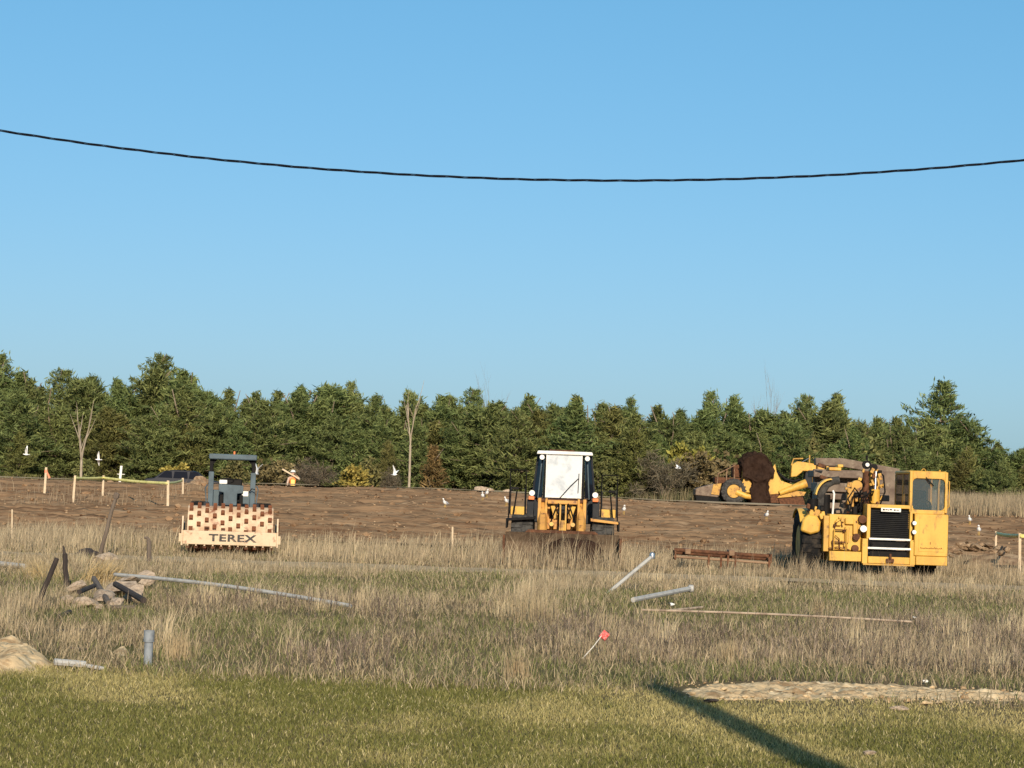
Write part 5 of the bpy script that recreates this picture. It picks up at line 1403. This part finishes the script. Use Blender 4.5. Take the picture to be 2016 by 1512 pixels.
def rail(name, pa, pb, r, m, label, cat='pipe', lift=(.05, .05), sag=0, cap=None, group='pipes left on the rough', n=7):
    a, b = G(*pa), G(*pb)
    a.z = gzf(a.x, a.y) + lift[0]; b.z = gzf(b.x, b.y) + lift[1]
    o = thing(name, a, label, cat, 0, group)
    pts_ = [(b - a) * (k / (n - 1)) + Vector((0, 0, sag * math.sin(math.pi * k / (n - 1)))) for k in range(n)]
    MB().tube(pts_, r, 8).build('tube', MATS[m], o, 0, True)
    if cap: MB().lathe([(r * 1.5, -.03), (r * 1.6, .0), (r * 1.5, .05), (r * .6, .06)], 12, b - a, 'x').build('cap', MATS[cap], o, 0, True)
    return o
rail('steel_pipe', (225, 1156), (690, 1204), .030, 'galvanised', 'long pale steel pipe lying from the rubble into the rough', lift=(.22, .06), sag=.05, n=12)
rail('steel_pipe', (106, 1318), (168, 1318), .034, 'galvanised', 'grey pipe poking out beside the sand mound at the left', lift=(.07, .05))
rail('steel_pipe', (163, 1319), (205, 1320), .020, 'galvanised', 'thin end of pipe next to the pipe beside the sand mound', lift=(.05, .02))
rail('steel_pipe', (1246, 1200), (1358, 1188), .042, 'galvanised', 'white steel pipe lying in grass below the drag frame', lift=(.16, .24), cap='galvanised')
a_ = G(1250, 1203); MB().cyl((-.06, 0, 0), (.02, .0, 0), .05, n=10)
a = G(1196, 1168); b = W(1284, 1095, a.y + .6)
o = post('steel_post', (a.x, a.y, gzf(a.x, a.y)), b, .034, .034, 'galvanised', 'galvanised post leaning over to the right with a bright cap', 'post', None, 0, 8)
MB().lathe([(.05, -.05), (.055, 0), (.045, .05), (.015, .075)], 14, b - Vector((a.x, a.y, gzf(a.x, a.y))), 'z').build('cap', MATS['chrome'], o, 0, True)
rail('rail_pipe', (1262, 1226), (1795, 1248), .016, 'concrete', 'long thin pale pipe lying through the dead weeds', lift=(.17, .13), sag=.02, n=14)
rail('rail_pipe', (1318, 1218), (1382, 1212), .020, 'concrete', 'short pale pipe lying above the long thin pipe', lift=(.12, .14))
rail('rail_pipe', (0, 1117), (50, 1121), .05, 'galvanised', 'grey pipe end at the left edge beside the straw', lift=(.08, .06))
rail('rail_pipe', (112, 1244), (165, 1246), .018, 'dark_grey', 'dark thin bar lying above the sand mound', lift=(.03, .05), group='dark bars near the sand mound')
rail('rail_pipe', (113, 1220), (137, 1214), .03, 'dark_wood', 'short black stick lying just below the rubble', lift=(.03, .05), group='dark bars near the sand mound')
rail('rail_pipe', (130, 1280), (170, 1283), .012, 'old_wood', 'thin twig lying left of the small sand mound', lift=(.03, .03), group='dark bars near the sand mound')
for px, py, s, lb in ((1323, 1203, .07, 'white lump lying above the short pale pipe'), (1822, 1345, .05, 'white stone right above the sandy strip'),
                      (1400, 1385, .12, 'dark flat stone at the sandy strip, near the shadow'), (1770, 1400, .13, 'pale flat stone on the grass below the sandy strip'),
                      (1710, 1490, .09, 'pale flat stone low on the lawn right of the shadow'), (1800, 1236, .04, 'white speck of stone at the end of the long thin pipe')):
    g = G(px, py)
    m_ = 'dark_wood' if 'dark' in lb else 'white_paint' if 'white' in lb else 'concrete'
    o = link('loose_stone', rock_mesh('loose_stone', px, MATS[m_], (1.2, .8, .4 if s > .08 else .7)), None, (g.x, g.y, gzf(g.x, g.y) + (.03 if py > 1240 else .12)))
    o.scale = (s, s, s); tag(o, lb, 'stone')
# broken concrete heap
CH = [(150, 1172, .34, .12, (1.3, .9, .6), 'upper left chunk of the concrete rubble, under the black stub'), (165, 1192, .36, .02, (1.4, .9, .6), 'pale low chunk at the left of the rubble'),
      (200, 1186, .42, .08, (1.5, .9, .5), 'slanted slab chunk in the middle of the rubble'), (196, 1202, .16, .02, (1, .9, .7), 'small bright chunk at the foot of the rubble'),
      (232, 1172, .55, .10, (1.4, 1, .6), 'largest chunk at the top of the rubble under the long pipe'), (228, 1194, .34, .03, (1.2, .9, .7), 'chunk low in the rubble beside the black bars'),
      (264, 1182, .42, .06, (1.1, 1, .8), 'rounded chunk at the right end of the rubble'), (252, 1160, .38, .14, (1.4, 1, .5), 'flat brown chunk lying behind the rubble top'),
      (284, 1150, .40, .1, (1.1, 1, .7), 'brown chunk behind the rubble below the hooked post'), (135, 1186, .24, .02, (1, 1, .7), 'small chunk at the far left of the rubble')]
for k, (px, py, s, lz, sq, lb) in enumerate(CH):
    g = G(px, py + 6)
    o = link('concrete_chunk', rock_mesh('concrete_chunk', 500 + k, MATS['concrete'], sq), None, (g.x, g.y, gzf(g.x, g.y) + lz + .05), (random.uniform(-.3, .3), random.uniform(-.3, .3), random.uniform(0, 6)))
    s *= .8; o.scale = (s, s, s); tag(o, lb, 'rubble', 'broken concrete rubble')
rail('timber_bar', (226, 1184), (282, 1200), .045, 'dark_wood', 'black timber bar lying across the right of the rubble', 'timber', (.24, .12), group='timbers in the rubble')
rail('timber_bar', (215, 1205), (264, 1206), .035, 'old_wood', 'grey timber bar lying at the foot of the rubble', 'timber', (.05, .05), group='timbers in the rubble')
rail('timber_bar', (155, 1195), (184, 1188), .035, 'dark_wood', 'short black timber jammed left in the rubble', 'timber', (.2, .24), group='timbers in the rubble')
rail('timber_bar', (183, 1178), (214, 1200), .04, 'old_wood', 'grey plank slanting down the middle of the rubble', 'timber', (.3, .08), group='timbers in the rubble')
g = G(172, 1100); o = link('concrete_chunk', rock_mesh('concrete_chunk', 530, MATS['dark_wood'], (1, 1, .7)), None, (g.x, g.y, .1)); o.scale = (.5, .5, .5)
tag(o, 'dark root lump at the foot of the long leaning post', 'rubble', 'broken concrete rubble')
g = G(205, 1112); o = link('concrete_chunk', rock_mesh('concrete_chunk', 531, MATS['concrete'], (1, 1, .7)), None, (g.x, g.y, .12)); o.scale = (.45, .45, .45)
tag(o, 'pale stone right of the foot of the long leaning post', 'rubble', 'broken concrete rubble')
# rubble beyond the scraper at the right
r = random.Random(12)
for k in range(16):
    px = 1872 + k * 7.2 + r.uniform(-4, 4); py = 1092 - 18 * math.sin(k / 15 * 3.1) + r.uniform(-10, 8)
    q = W(px, py, 60.5 + r.uniform(-1, 2))
    o = link('field_stone', rock_mesh('field_stone', 560 + k, MATS['spoil'], (1.3, .9, .6)), None, (q.x, q.y, max(.05, q.z)), (0, 0, r.uniform(0, 6)))
    s = r.uniform(.18, .42); o.scale = (s, s, s)
    tag(o, 'tan stone in the spoil pile right of the yellow cab', 'stone', 'stones in the spoil pile by the cab')
soil_heap('spoil_pile', (14.0 * 60.5 / 62, 60.8, 0), 1.6, 1.2, .5, 9, MATS['spoil'], 'low tan spoil pile right of the yellow cab')
for k, (px, py, d, s) in enumerate(((945, 968, 109, .55), (962, 970, 109.5, .4), (1000, 972, 108.8, .4), (935, 971, 108.5, .3), (395, 962, 106, .6), (384, 970, 104, .5), (372, 978, 101, .45), (405, 956, 107, .4))):
    q = W(px, py, d); z_ = gzf(q.x, d)
    o = link('field_stone', rock_mesh('field_stone', 600 + k, MATS['spoil' if px < 500 else 'concrete'], (1.3, .9, .7)), None, (q.x, d, z_ + s * .25)); o.scale = (s, s, s)
    tag(o, ('pale stone on the far edge of the field left of the loader' if px > 500 else 'brown stone on the field edge just left of the roller'), 'stone',
        'stones on the field edge by the loader' if px > 500 else 'stones on the field edge by the roller')

# ---------------------------------------------------------------- stakes, tape, flag
def stake(px, top, bot, d, label, m='stake_wood', wd=.05, group='survey stakes', tilt=0.0, flag=None):
    a = W(px, bot, d); b = W(px + tilt, top, d)
    z0 = min(a.z, gzf(a.x, d)) - .05
    o = thing('survey_stake', (a.x, d, z0), label, 'stake', 0, group)
    h = b.z - z0
    k = (b.x - a.x)
    MB().add([(-wd / 2, -.012, 0), (wd / 2, -.012, 0), (wd / 2, .012, 0), (-wd / 2, .012, 0), (k - wd / 2, -.012, h), (k + wd / 2, -.012, h), (k + wd / 2, .012, h), (k - wd / 2, .012, h)],
             [(0, 1, 2, 3), (4, 5, 6, 7), (0, 1, 5, 4), (1, 2, 6, 5), (2, 3, 7, 6), (3, 0, 4, 7)]).build('lath', MATS[m], o)
    if flag == 'white_paint':
        MB().bx(k - wd * 1.6, k + wd * 1.6, -.02, .02, h * .52, h * .52 + .03).build('ribbon', MATS[flag], o)
    elif flag:
        MB().prism([(k - wd * .6, h - .22), (k + wd * .6, h - .22), (k + wd * .6, h - .10), (k - wd * .6, h - .10)], 'y', -.02, .02).build('ribbon', MATS[flag], o)
        MB().prism([(k + wd * .6, h - .16), (k + wd * 2.2, h - .42), (k + wd * 1.2, h - .45), (k + wd * .4, h - .2)], 'y', -.016, .016).build('ribbon_tail', MATS[flag], o)
    return b
stake(88, 920, 961, 90, 'pale stake with orange ribbon at the far left of the field', wd=.09, tilt=3, flag='ribbon')
T1 = stake(144, 936, 983, 84, 'stake at the left end of the yellow tape', wd=.08, tilt=4)
T2 = stake(202, 936, 974, 88, 'second stake holding the yellow tape, below the flying gull', wd=.08, tilt=2)
T3 = stake(331, 946, 990, 82, 'stake at the near corner of the yellow tape by the roller', wd=.09, tilt=0)
T4 = stake(360, 941, 972, 92, 'stake at the far end of the tape in front of the dark car', wd=.08, tilt=0)
stake(236, 917, 942, 105, 'white stake with thin cross ribbon standing behind the yellow tape', 'white_paint', .11, tilt=3, flag='white_paint')
stake(891, 1037, 1078, 64, 'thin stake in dry grass between roller and loader', wd=.05)
stake(24, 1003, 1060, 60, 'thin pale stake in dry grass at the left edge', wd=.035)
T5 = stake(1961, 1046, 1066, 68, 'short stake at the left end of the right hand tape', wd=.06)
T6 = stake(2008, 1050, 1104, 58, 'tall pale stake near the right edge holding yellow tape', wd=.07)
def tape(pts_, label, seed):
    r = random.Random(seed); vs, fs = [], []
    P_ = []
    for a, b in zip(pts_[:-1], pts_[1:]):
        n = max(4, int((b - a).length / .25))
        for k in range(n):
            f = k / n; p = a.lerp(b, f); p.z -= .03 * math.sin(math.pi * f) * min(1, (b - a).length / 6)
            P_.append(p)
    P_.append(pts_[-1])
    an = 0
    for p in P_:
        an += r.uniform(-.35, .4)
        w_ = .055
        dv = Vector((0, math.sin(an) * .6, 1)).normalized() * w_
        vs += [tuple(p - dv + Vector((0, -.045, 0))), tuple(p + dv + Vector((0, -.045, 0)))]
    fs = [(2 * k, 2 * k + 2, 2 * k + 3, 2 * k + 1) for k in range(len(P_) - 1)]
    mb = MB(); mb.add(vs, fs)
    o = mb.build('barrier_tape', MATS['tape'], None, 0, True)
    so = o.modifiers.new('thick', 'SOLIDIFY'); so.thickness = .004
    tag(o, label, 'tape')
dz = Vector((0, 0, .10))
tape([T1 - dz, T2 - dz, T3 - dz, T4 - dz], 'yellow barrier tape strung between stakes left of the roller', 3)
tape([T5 - dz * .6, T6 - dz * .6, T6 + Vector((2.6, .5, -.25))], 'yellow barrier tape at the right edge of the view', 4)
stake(2140, 1062, 1110, 58.5, 'stake past the right edge holding the end of the tape', wd=.07)
g = G(1146, 1292); b = W(1184, 1252, g.y)
o = thing('marker_flag', (g.x, g.y, gzf(g.x, g.y)), 'small red marker flag on a leaning wire in the dead weeds', 'flag')
v = b - Vector((g.x, g.y, gzf(g.x, g.y)))
MB().tube([(0, 0, 0), v * .5 + Vector((.01, 0, 0)), v], .0045, 5).build('wire_stem', MATS['white_paint'], o)
vs, fs = [], []
e1 = Vector((v.x, 0, v.z)).normalized(); e2 = Vector((e1.z, 0, -e1.x))
for i in range(5):
    for j in range(4):
        p = v + e1 * (-.02 + .022 * i) * 1.05 + e2 * (-.02 + .028 * j) + Vector((0, .012 * math.sin(i * 1.7 + j * 1.3), 0))
        vs.append(tuple(p))
for i in range(4):
    for j in range(3): fs.append((i * 4 + j, i * 4 + j + 1, i * 4 + j + 5, i * 4 + j + 4))
mb = MB(); mb.add(vs, fs); f_ = mb.build('flag', MATS['flag_red'], o, 0, True)
so = f_.modifiers.new('thick', 'SOLIDIFY'); so.thickness = .002

# ---------------------------------------------------------------- gulls
def ellips(mb, c, rx, ry, rz, n=10, m=7):
    vs = []; c = Vector(c)
    for i in range(m + 1):
        th = math.pi * i / m
        for k in range(n):
            a = 2 * math.pi * k / n
            vs.append(c + Vector((rx * -math.cos(th), ry * math.sin(th) * math.cos(a), rz * math.sin(th) * math.sin(a))))
    fs = [(i * n + k, i * n + (k + 1) % n, (i + 1) * n + (k + 1) % n, (i + 1) * n + k) for i in range(m) for k in range(n)]
    mb.add(vs, fs)
def body_loft(rings, n=10):
    """one continuous body: rings of (x, z, ry, rz)"""
    vs, fs = [], []
    for (x_, z_, ry, rz) in rings:
        for k in range(n):
            a = 2 * math.pi * k / n; vs.append((x_, ry * math.cos(a), z_ + rz * math.sin(a)))
    for i in range(len(rings) - 1):
        for k in range(n): fs.append((i * n + k, i * n + (k + 1) % n, (i + 1) * n + (k + 1) % n, (i + 1) * n + k))
    fs += [tuple(range(n)), tuple((len(rings) - 1) * n + k for k in range(n))]
    mb = MB(); mb.add(vs, fs); return mb
STAND = dict(
    body=body_loft([(.30, .17, .006, .006), (.22, .19, .03, .015), (.10, .22, .065, .06), (-.02, .26, .085, .085), (-.10, .30, .075, .08), (-.145, .36, .045, .05), (-.165, .41, .042, .042),
                    (-.19, .44, .045, .045), (-.225, .445, .03, .03), (-.24, .44, .01, .01)]).mesh('body', MATS['gull_white'], True),
    wing=body_loft([(.27, .215, .006, .004), (.15, .245, .014, .03), (0, .29, .016, .055), (-.09, .31, .008, .02)]).mesh('wing', MATS['gull_grey'], True),
    beak=MB().tube([(-.23, 0, .442), (-.285, 0, .428)], [.012, .004], 6).mesh('beak', MATS['beak']),
    leg=MB().tube([(0, 0, .2), (.01, 0, .1), (-.01, 0, .01), (-.05, 0, .005)], .007, 5).mesh('leg', MATS['beak']))
wing_me = MB()
wing_me.add([(-.05, 0, 0), (.10, 0, 0), (.08, .28, .10), (-.09, .26, .10), (.06, .62, .03), (.02, .64, .03), (-.05, 0, .012), (.10, 0, .012), (.08, .28, .112), (-.09, .26, .112), (.06, .62, .036), (.02, .64, .036)],
            [(0, 1, 2, 3), (3, 2, 4, 5), (6, 7, 8, 9), (9, 8, 10, 11), (0, 1, 7, 6), (1, 2, 8, 7), (2, 4, 10, 8), (4, 5, 11, 10), (5, 3, 9, 11), (3, 0, 6, 9)])
FLY = dict(body=body_loft([(.26, .01, .05, .006), (.14, .0, .03, .02), (.02, .0, .06, .055), (-.08, .005, .055, .055), (-.15, .02, .035, .035), (-.20, .03, .035, .035), (-.235, .028, .012, .012)]).mesh('body', MATS['gull_white'], True),
           wing=wing_me.mesh('wing', MATS['gull_white'], True), beak=MB().tube([(-.23, 0, .028), (-.28, 0, .02)], [.011, .004], 6).mesh('beak', MATS['beak']))
def gull_stand(px, foot, d, rz, label, s=1.0):
    q = W(px, foot, d)
    z_ = gzf(q.x, d)
    s *= .8
    o = thing('gull', (q.x, d, z_), label, 'bird', rz + (.55 if rz < 1.57 else -.55), 'gulls on the soil'); o.scale = (s, s, s)
    link('body', STAND['body'], o); link('beak', STAND['beak'], o)
    for sg_ in (-1, 1):
        link('wing', STAND['wing'], o, (0, sg_ * .078, 0)); link('leg', STAND['leg'], o, (0, sg_ * .03, 0))
def gull_fly(px, py, d, rz, flap, bank, label, s=1.0):
    q = W(px, py, d)
    o = thing('gull', q, label, 'bird', rz, 'gulls in flight'); o.rotation_euler = (bank, 0, rz); o.scale = (s, s, s)
    link('body', FLY['body'], o); link('beak', FLY['beak'], o)
    for sg_ in (-1, 1):
        wg = link('wing', FLY['wing'], o, (-.02, sg_ * .04, .03), (flap * sg_, 0, 0)); wg.scale = (1, sg_, 1)
def hit_d(px, py):
    """distance at which the sight line meets the ground"""
    a, b = ray(px, py)
    for d in np.arange(62, 112, .25):
        if EYE + b * d < gzf(a * d, d): return float(d)
    return 108.0
gull_stand(876, 1001, hit_d(876, 1001), .5, 'white gull standing on soil, leftmost of those between roller and loader')
gull_stand(950, 987, hit_d(950, 987), .9, 'white gull on the soil edge, left one of the close pair')
gull_stand(958, 984, hit_d(958, 984) + .8, 2.4, 'white gull on the soil edge, right one of the close pair')
gull_stand(997, 997, hit_d(997, 997), .5, 'white gull standing right beside the loader handrail')
gull_stand(1228, 1015, hit_d(1228, 1015), 2.2, 'white gull standing on soil just right of the loader')
gull_stand(1509, 1026, hit_d(1509, 1026), 2.3, 'white gull standing on soil left of the cab scraper')
gull_stand(1909, 1038, hit_d(1909, 1038), .6, 'white gull standing on soil right of the yellow cab')
gull_stand(1927, 1056, hit_d(1927, 1056), .7, 'white gull perched nearest the spoil pile by the cab')
gull_fly(52, 895, 95, .15, .95, .2, 'white gull flying with raised wings at the left edge', .62)
gull_fly(194, 905, 100, .1, .1, -.9, 'white gull flying right of the bare forked tree', .62)
gull_fly(505, 933, 100, 1.3, 1.2, .2, 'white gull flying just beside the roller canopy', .8)
gull_fly(776, 935, 105, 2.6, .9, .4, 'white gull flying left of the slender bare trunk', .7)
gull_fly(1335, 922, 110, .2, .2, .2, 'white gull flying left of the distant loaded scraper', .6)

# ---------------------------------------------------------------- dark car behind the field edge
q = W(362, 945, 136.0)
zc = gzf(q.x, 136.0)
V0 = thing('parked_car', (q.x, 136.0, zc), 'dark car half hidden behind the field edge, left of the roller', 'car', RAD(4))
prof = [(-2.3, .35), (-2.32, .95), (-2.2, 1.02), (-1.75, 1.08), (-1.2, 1.50), (-.6, 1.60), (.5, 1.58), (.9, 1.5), (1.45, 1.08), (2.2, .95), (2.32, .75), (2.3, .35)]
vs = [(x_, s * (.90 - (.13 if z_ > 1.1 else 0)), z_) for s in (-1, 1) for x_, z_ in prof]
n_ = len(prof)
mb = MB(); mb.add(vs, [tuple(range(n_)), tuple(range(2 * n_ - 1, n_ - 1, -1))] + [(k, (k + 1) % n_, n_ + (k + 1) % n_, n_ + k) for k in range(n_)])
mb.build('body', MATS['car_paint'], V0, .05)
for (xa, xb) in ((-1.55, -.65), (-.58, .30), (.37, 1.2)):
    for s in (-1, 1):
        MB().add([(xa + .0, s * .905, 1.10), (xb, s * .905, 1.10), (min(xb, .9) - .05, s * .785, 1.50), (max(xa, -1.15) + .05, s * .785, 1.50), (xa, s * .89, 1.10), (xb, s * .89, 1.10), (min(xb, .9) - .05, s * .77, 1.50), (max(xa, -1.15) + .05, s * .77, 1.50)],
                 [(0, 1, 2, 3), (4, 5, 6, 7), (0, 1, 5, 4), (1, 2, 6, 5), (2, 3, 7, 6), (3, 0, 4, 7)]).build('window', MATS['car_glass'], V0)
MB().add([(1.44, -.72, 1.10), (1.44, .72, 1.10), (.93, .66, 1.50), (.93, -.66, 1.50), (1.42, -.72, 1.08), (1.42, .72, 1.08), (.91, .66, 1.48), (.91, -.66, 1.48)],
         [(0, 1, 2, 3), (4, 5, 6, 7), (0, 1, 5, 4), (1, 2, 6, 5), (2, 3, 7, 6), (3, 0, 4, 7)]).build('windscreen', MATS['car_glass'], V0)
for s in (-1, 1):
    for xx in (-1.45, 1.4): wheel(V0, (xx, s * .80, .34), 'y', .34, .22, 'chrome', 0)
    MB().bx(2.22, 2.34, s * .7 - .15, s * .7 + .15, .68, .82).build('headlight', MATS['lamp_lens'], V0, .02)
    MB().bx(.95, 1.15, s * .98 - .06, s * .98 + .06, 1.05, 1.18).build('mirror', MATS['car_paint'], V0, .02)

# ---------------------------------------------------------------- worker carrying a board
def skin_obj(name, joints, edges, m, parent, sub=2, root=0):
    me = bpy.data.meshes.new(name)
    me.from_pydata([j[0] for j in joints], edges, [])
    o = link(name, me, parent)
    sk = o.modifiers.new('skin', 'SKIN'); sk.use_smooth_shade = True
    for v_, j in zip(me.skin_vertices[0].data, joints):
        r_ = j[1]; v_.radius = (r_, r_) if not isinstance(r_, tuple) else r_
    me.skin_vertices[0].data[root].use_root = True
    su = o.modifiers.new('sub', 'SUBSURF'); su.levels = sub; su.render_levels = sub
    me.materials.append(m)
    return o
q = W(577, 926, 118.0)
zp = gzf(q.x, 118.0)
PS = thing('person', (q.x, 118.0, q.z - 1.80), 'worker in orange vest and white hard hat carrying a board on the shoulder', 'person', RAD(10))
J = [((0, 0, .95), .13), ((0, 0, 1.15), .12), ((0, -.01, 1.36), (.17, .11)), ((0, -.01, 1.48), .07), ((0, -.02, 1.55), .055), ((0, -.03, 1.64), .095), ((0, -.03, 1.73), .075),
     ((-.20, 0, 1.42), .06), ((-.27, .0, 1.15), .047), ((-.28, -.06, .90), .036), ((-.28, -.08, .80), .034),
     ((.20, 0, 1.42), .06), ((.37, -.08, 1.30), .05), ((.24, -.20, 1.47), .038), ((.19, -.22, 1.52), .034),
     ((-.10, 0, .88), .10), ((-.11, -.04, .50), .065), ((-.11, .02, .10), .045), ((-.11, -.13, .04), .04),
     ((.10, 0, .88), .10), ((.12, .05, .50), .065), ((.12, .08, .10), .045), ((.12, -.06, .04), .04)]
E_ = [(0, 1), (1, 2), (2, 3), (3, 4), (4, 5), (5, 6), (2, 7), (7, 8), (8, 9), (9, 10), (2, 11), (11, 12), (12, 13), (13, 14), (0, 15), (15, 16), (16, 17), (17, 18), (0, 19), (19, 20), (20, 21), (21, 22)]
for (hx, hy, hz, dx_, dz_) in ((-.28, -.08, .79, 0, -1), (.18, -.23, 1.53, -.7, .5)):      # five fingers each
    hi = 10 if hz < 1 else 14
    for k in range(5):
        o1 = Vector((hx + (k - 2) * .004, hy + (k - 2) * .017, hz)); L_ = (.05, .075, .08, .075, .06)[k]
        d1 = Vector((dx_, -.15 if k else -.7, dz_)).normalized()
        J.append((tuple(o1 + d1 * L_ * .5), .010)); J.append((tuple(o1 + d1 * L_ + Vector((.015, 0, .005))), .008))
        E_ += [(hi, len(J) - 2), (len(J) - 2, len(J) - 1)]
skin_obj('body', J, E_, MATS['skin'], PS)
skin_obj('trousers', [((0, 0, .98), .15), ((-.10, 0, .86), .125), ((-.11, -.03, .50), .09), ((-.11, .02, .08), .07), ((.10, 0, .86), .125), ((.12, .04, .50), .09), ((.12, .08, .08), .07)],
         [(0, 1), (1, 2), (2, 3), (0, 4), (4, 5), (5, 6)], MATS['jeans'], PS)
skin_obj('sleeve', [((-.19, 0, 1.42), .075), ((-.27, 0, 1.15), .06), ((-.28, -.05, .93), .05)], [(0, 1), (1, 2)], MATS['sleeve'], PS)
skin_obj('sleeve', [((.19, 0, 1.42), .075), ((.37, -.08, 1.30), .065), ((.26, -.19, 1.45), .05)], [(0, 1), (1, 2)], MATS['sleeve'], PS)
vest = skin_obj('vest', [((0, 0, .92), (.175, .15)), ((0, 0, 1.15), (.17, .14)), ((0, -.01, 1.36), (.205, .14)), ((0, -.01, 1.46), (.10, .09))], [(0, 1), (1, 2), (2, 3)], MATS['vest'], PS)
MB().bx(-.10, .10, -.175, -.165, .95, 1.30).build('vest_panel', MATS['vest_yellow'], PS, .01)
for s in (-1, 1): MB().prism([(-.26, .0), (.02, .0), (.02, .07), (-.06, .10), (-.24, .06)], 'x', s * .115 - .05, s * .115 + .05).build('boot', MATS['dark_wood'], PS, .02)
MB().lathe([(.16, 1.70), (.165, 1.715), (.125, 1.73), (.118, 1.77), (.09, 1.81), (.04, 1.83), (.0, 1.832)], 18, (0, -.03, 0)).build('hard_hat', MATS['white_paint'], PS, 0, True)
MB().bx(-.05, .05, -.125, -.115, 1.60, 1.605).build('mouth', MATS['ribbon'], PS)
MB().prism([(-.125, 1.62), (-.155, 1.615), (-.125, 1.67)], 'x', -.014, .014).build('nose', MATS['skin'], PS)
for s in (-1, 1):
    MB().lathe([(.0, -.008), (.010, 0), (.0, .008)], 8, (s * .035, -.118, 1.665)).build('eye', MATS['black'], PS)
    MB().prism([(-.05, 1.63), (-.02, 1.63), (-.015, 1.68), (-.045, 1.68)], 'x', s * .098 - .008, s * .098 + .008).build('ear', MATS['skin'], PS)
bd = thing('carried_board', PS.matrix_basis @ Vector((0, 0, 0)) + Vector((.0, 0, 0)), 'pale board resting on the shoulder of the worker in orange', 'board', RAD(10))
MB().box((-.13, -.20, 1.60), (1.05, .03, .085), (0, RAD(28), 0)).build('plank', MATS['stake_wood'], bd, .004)
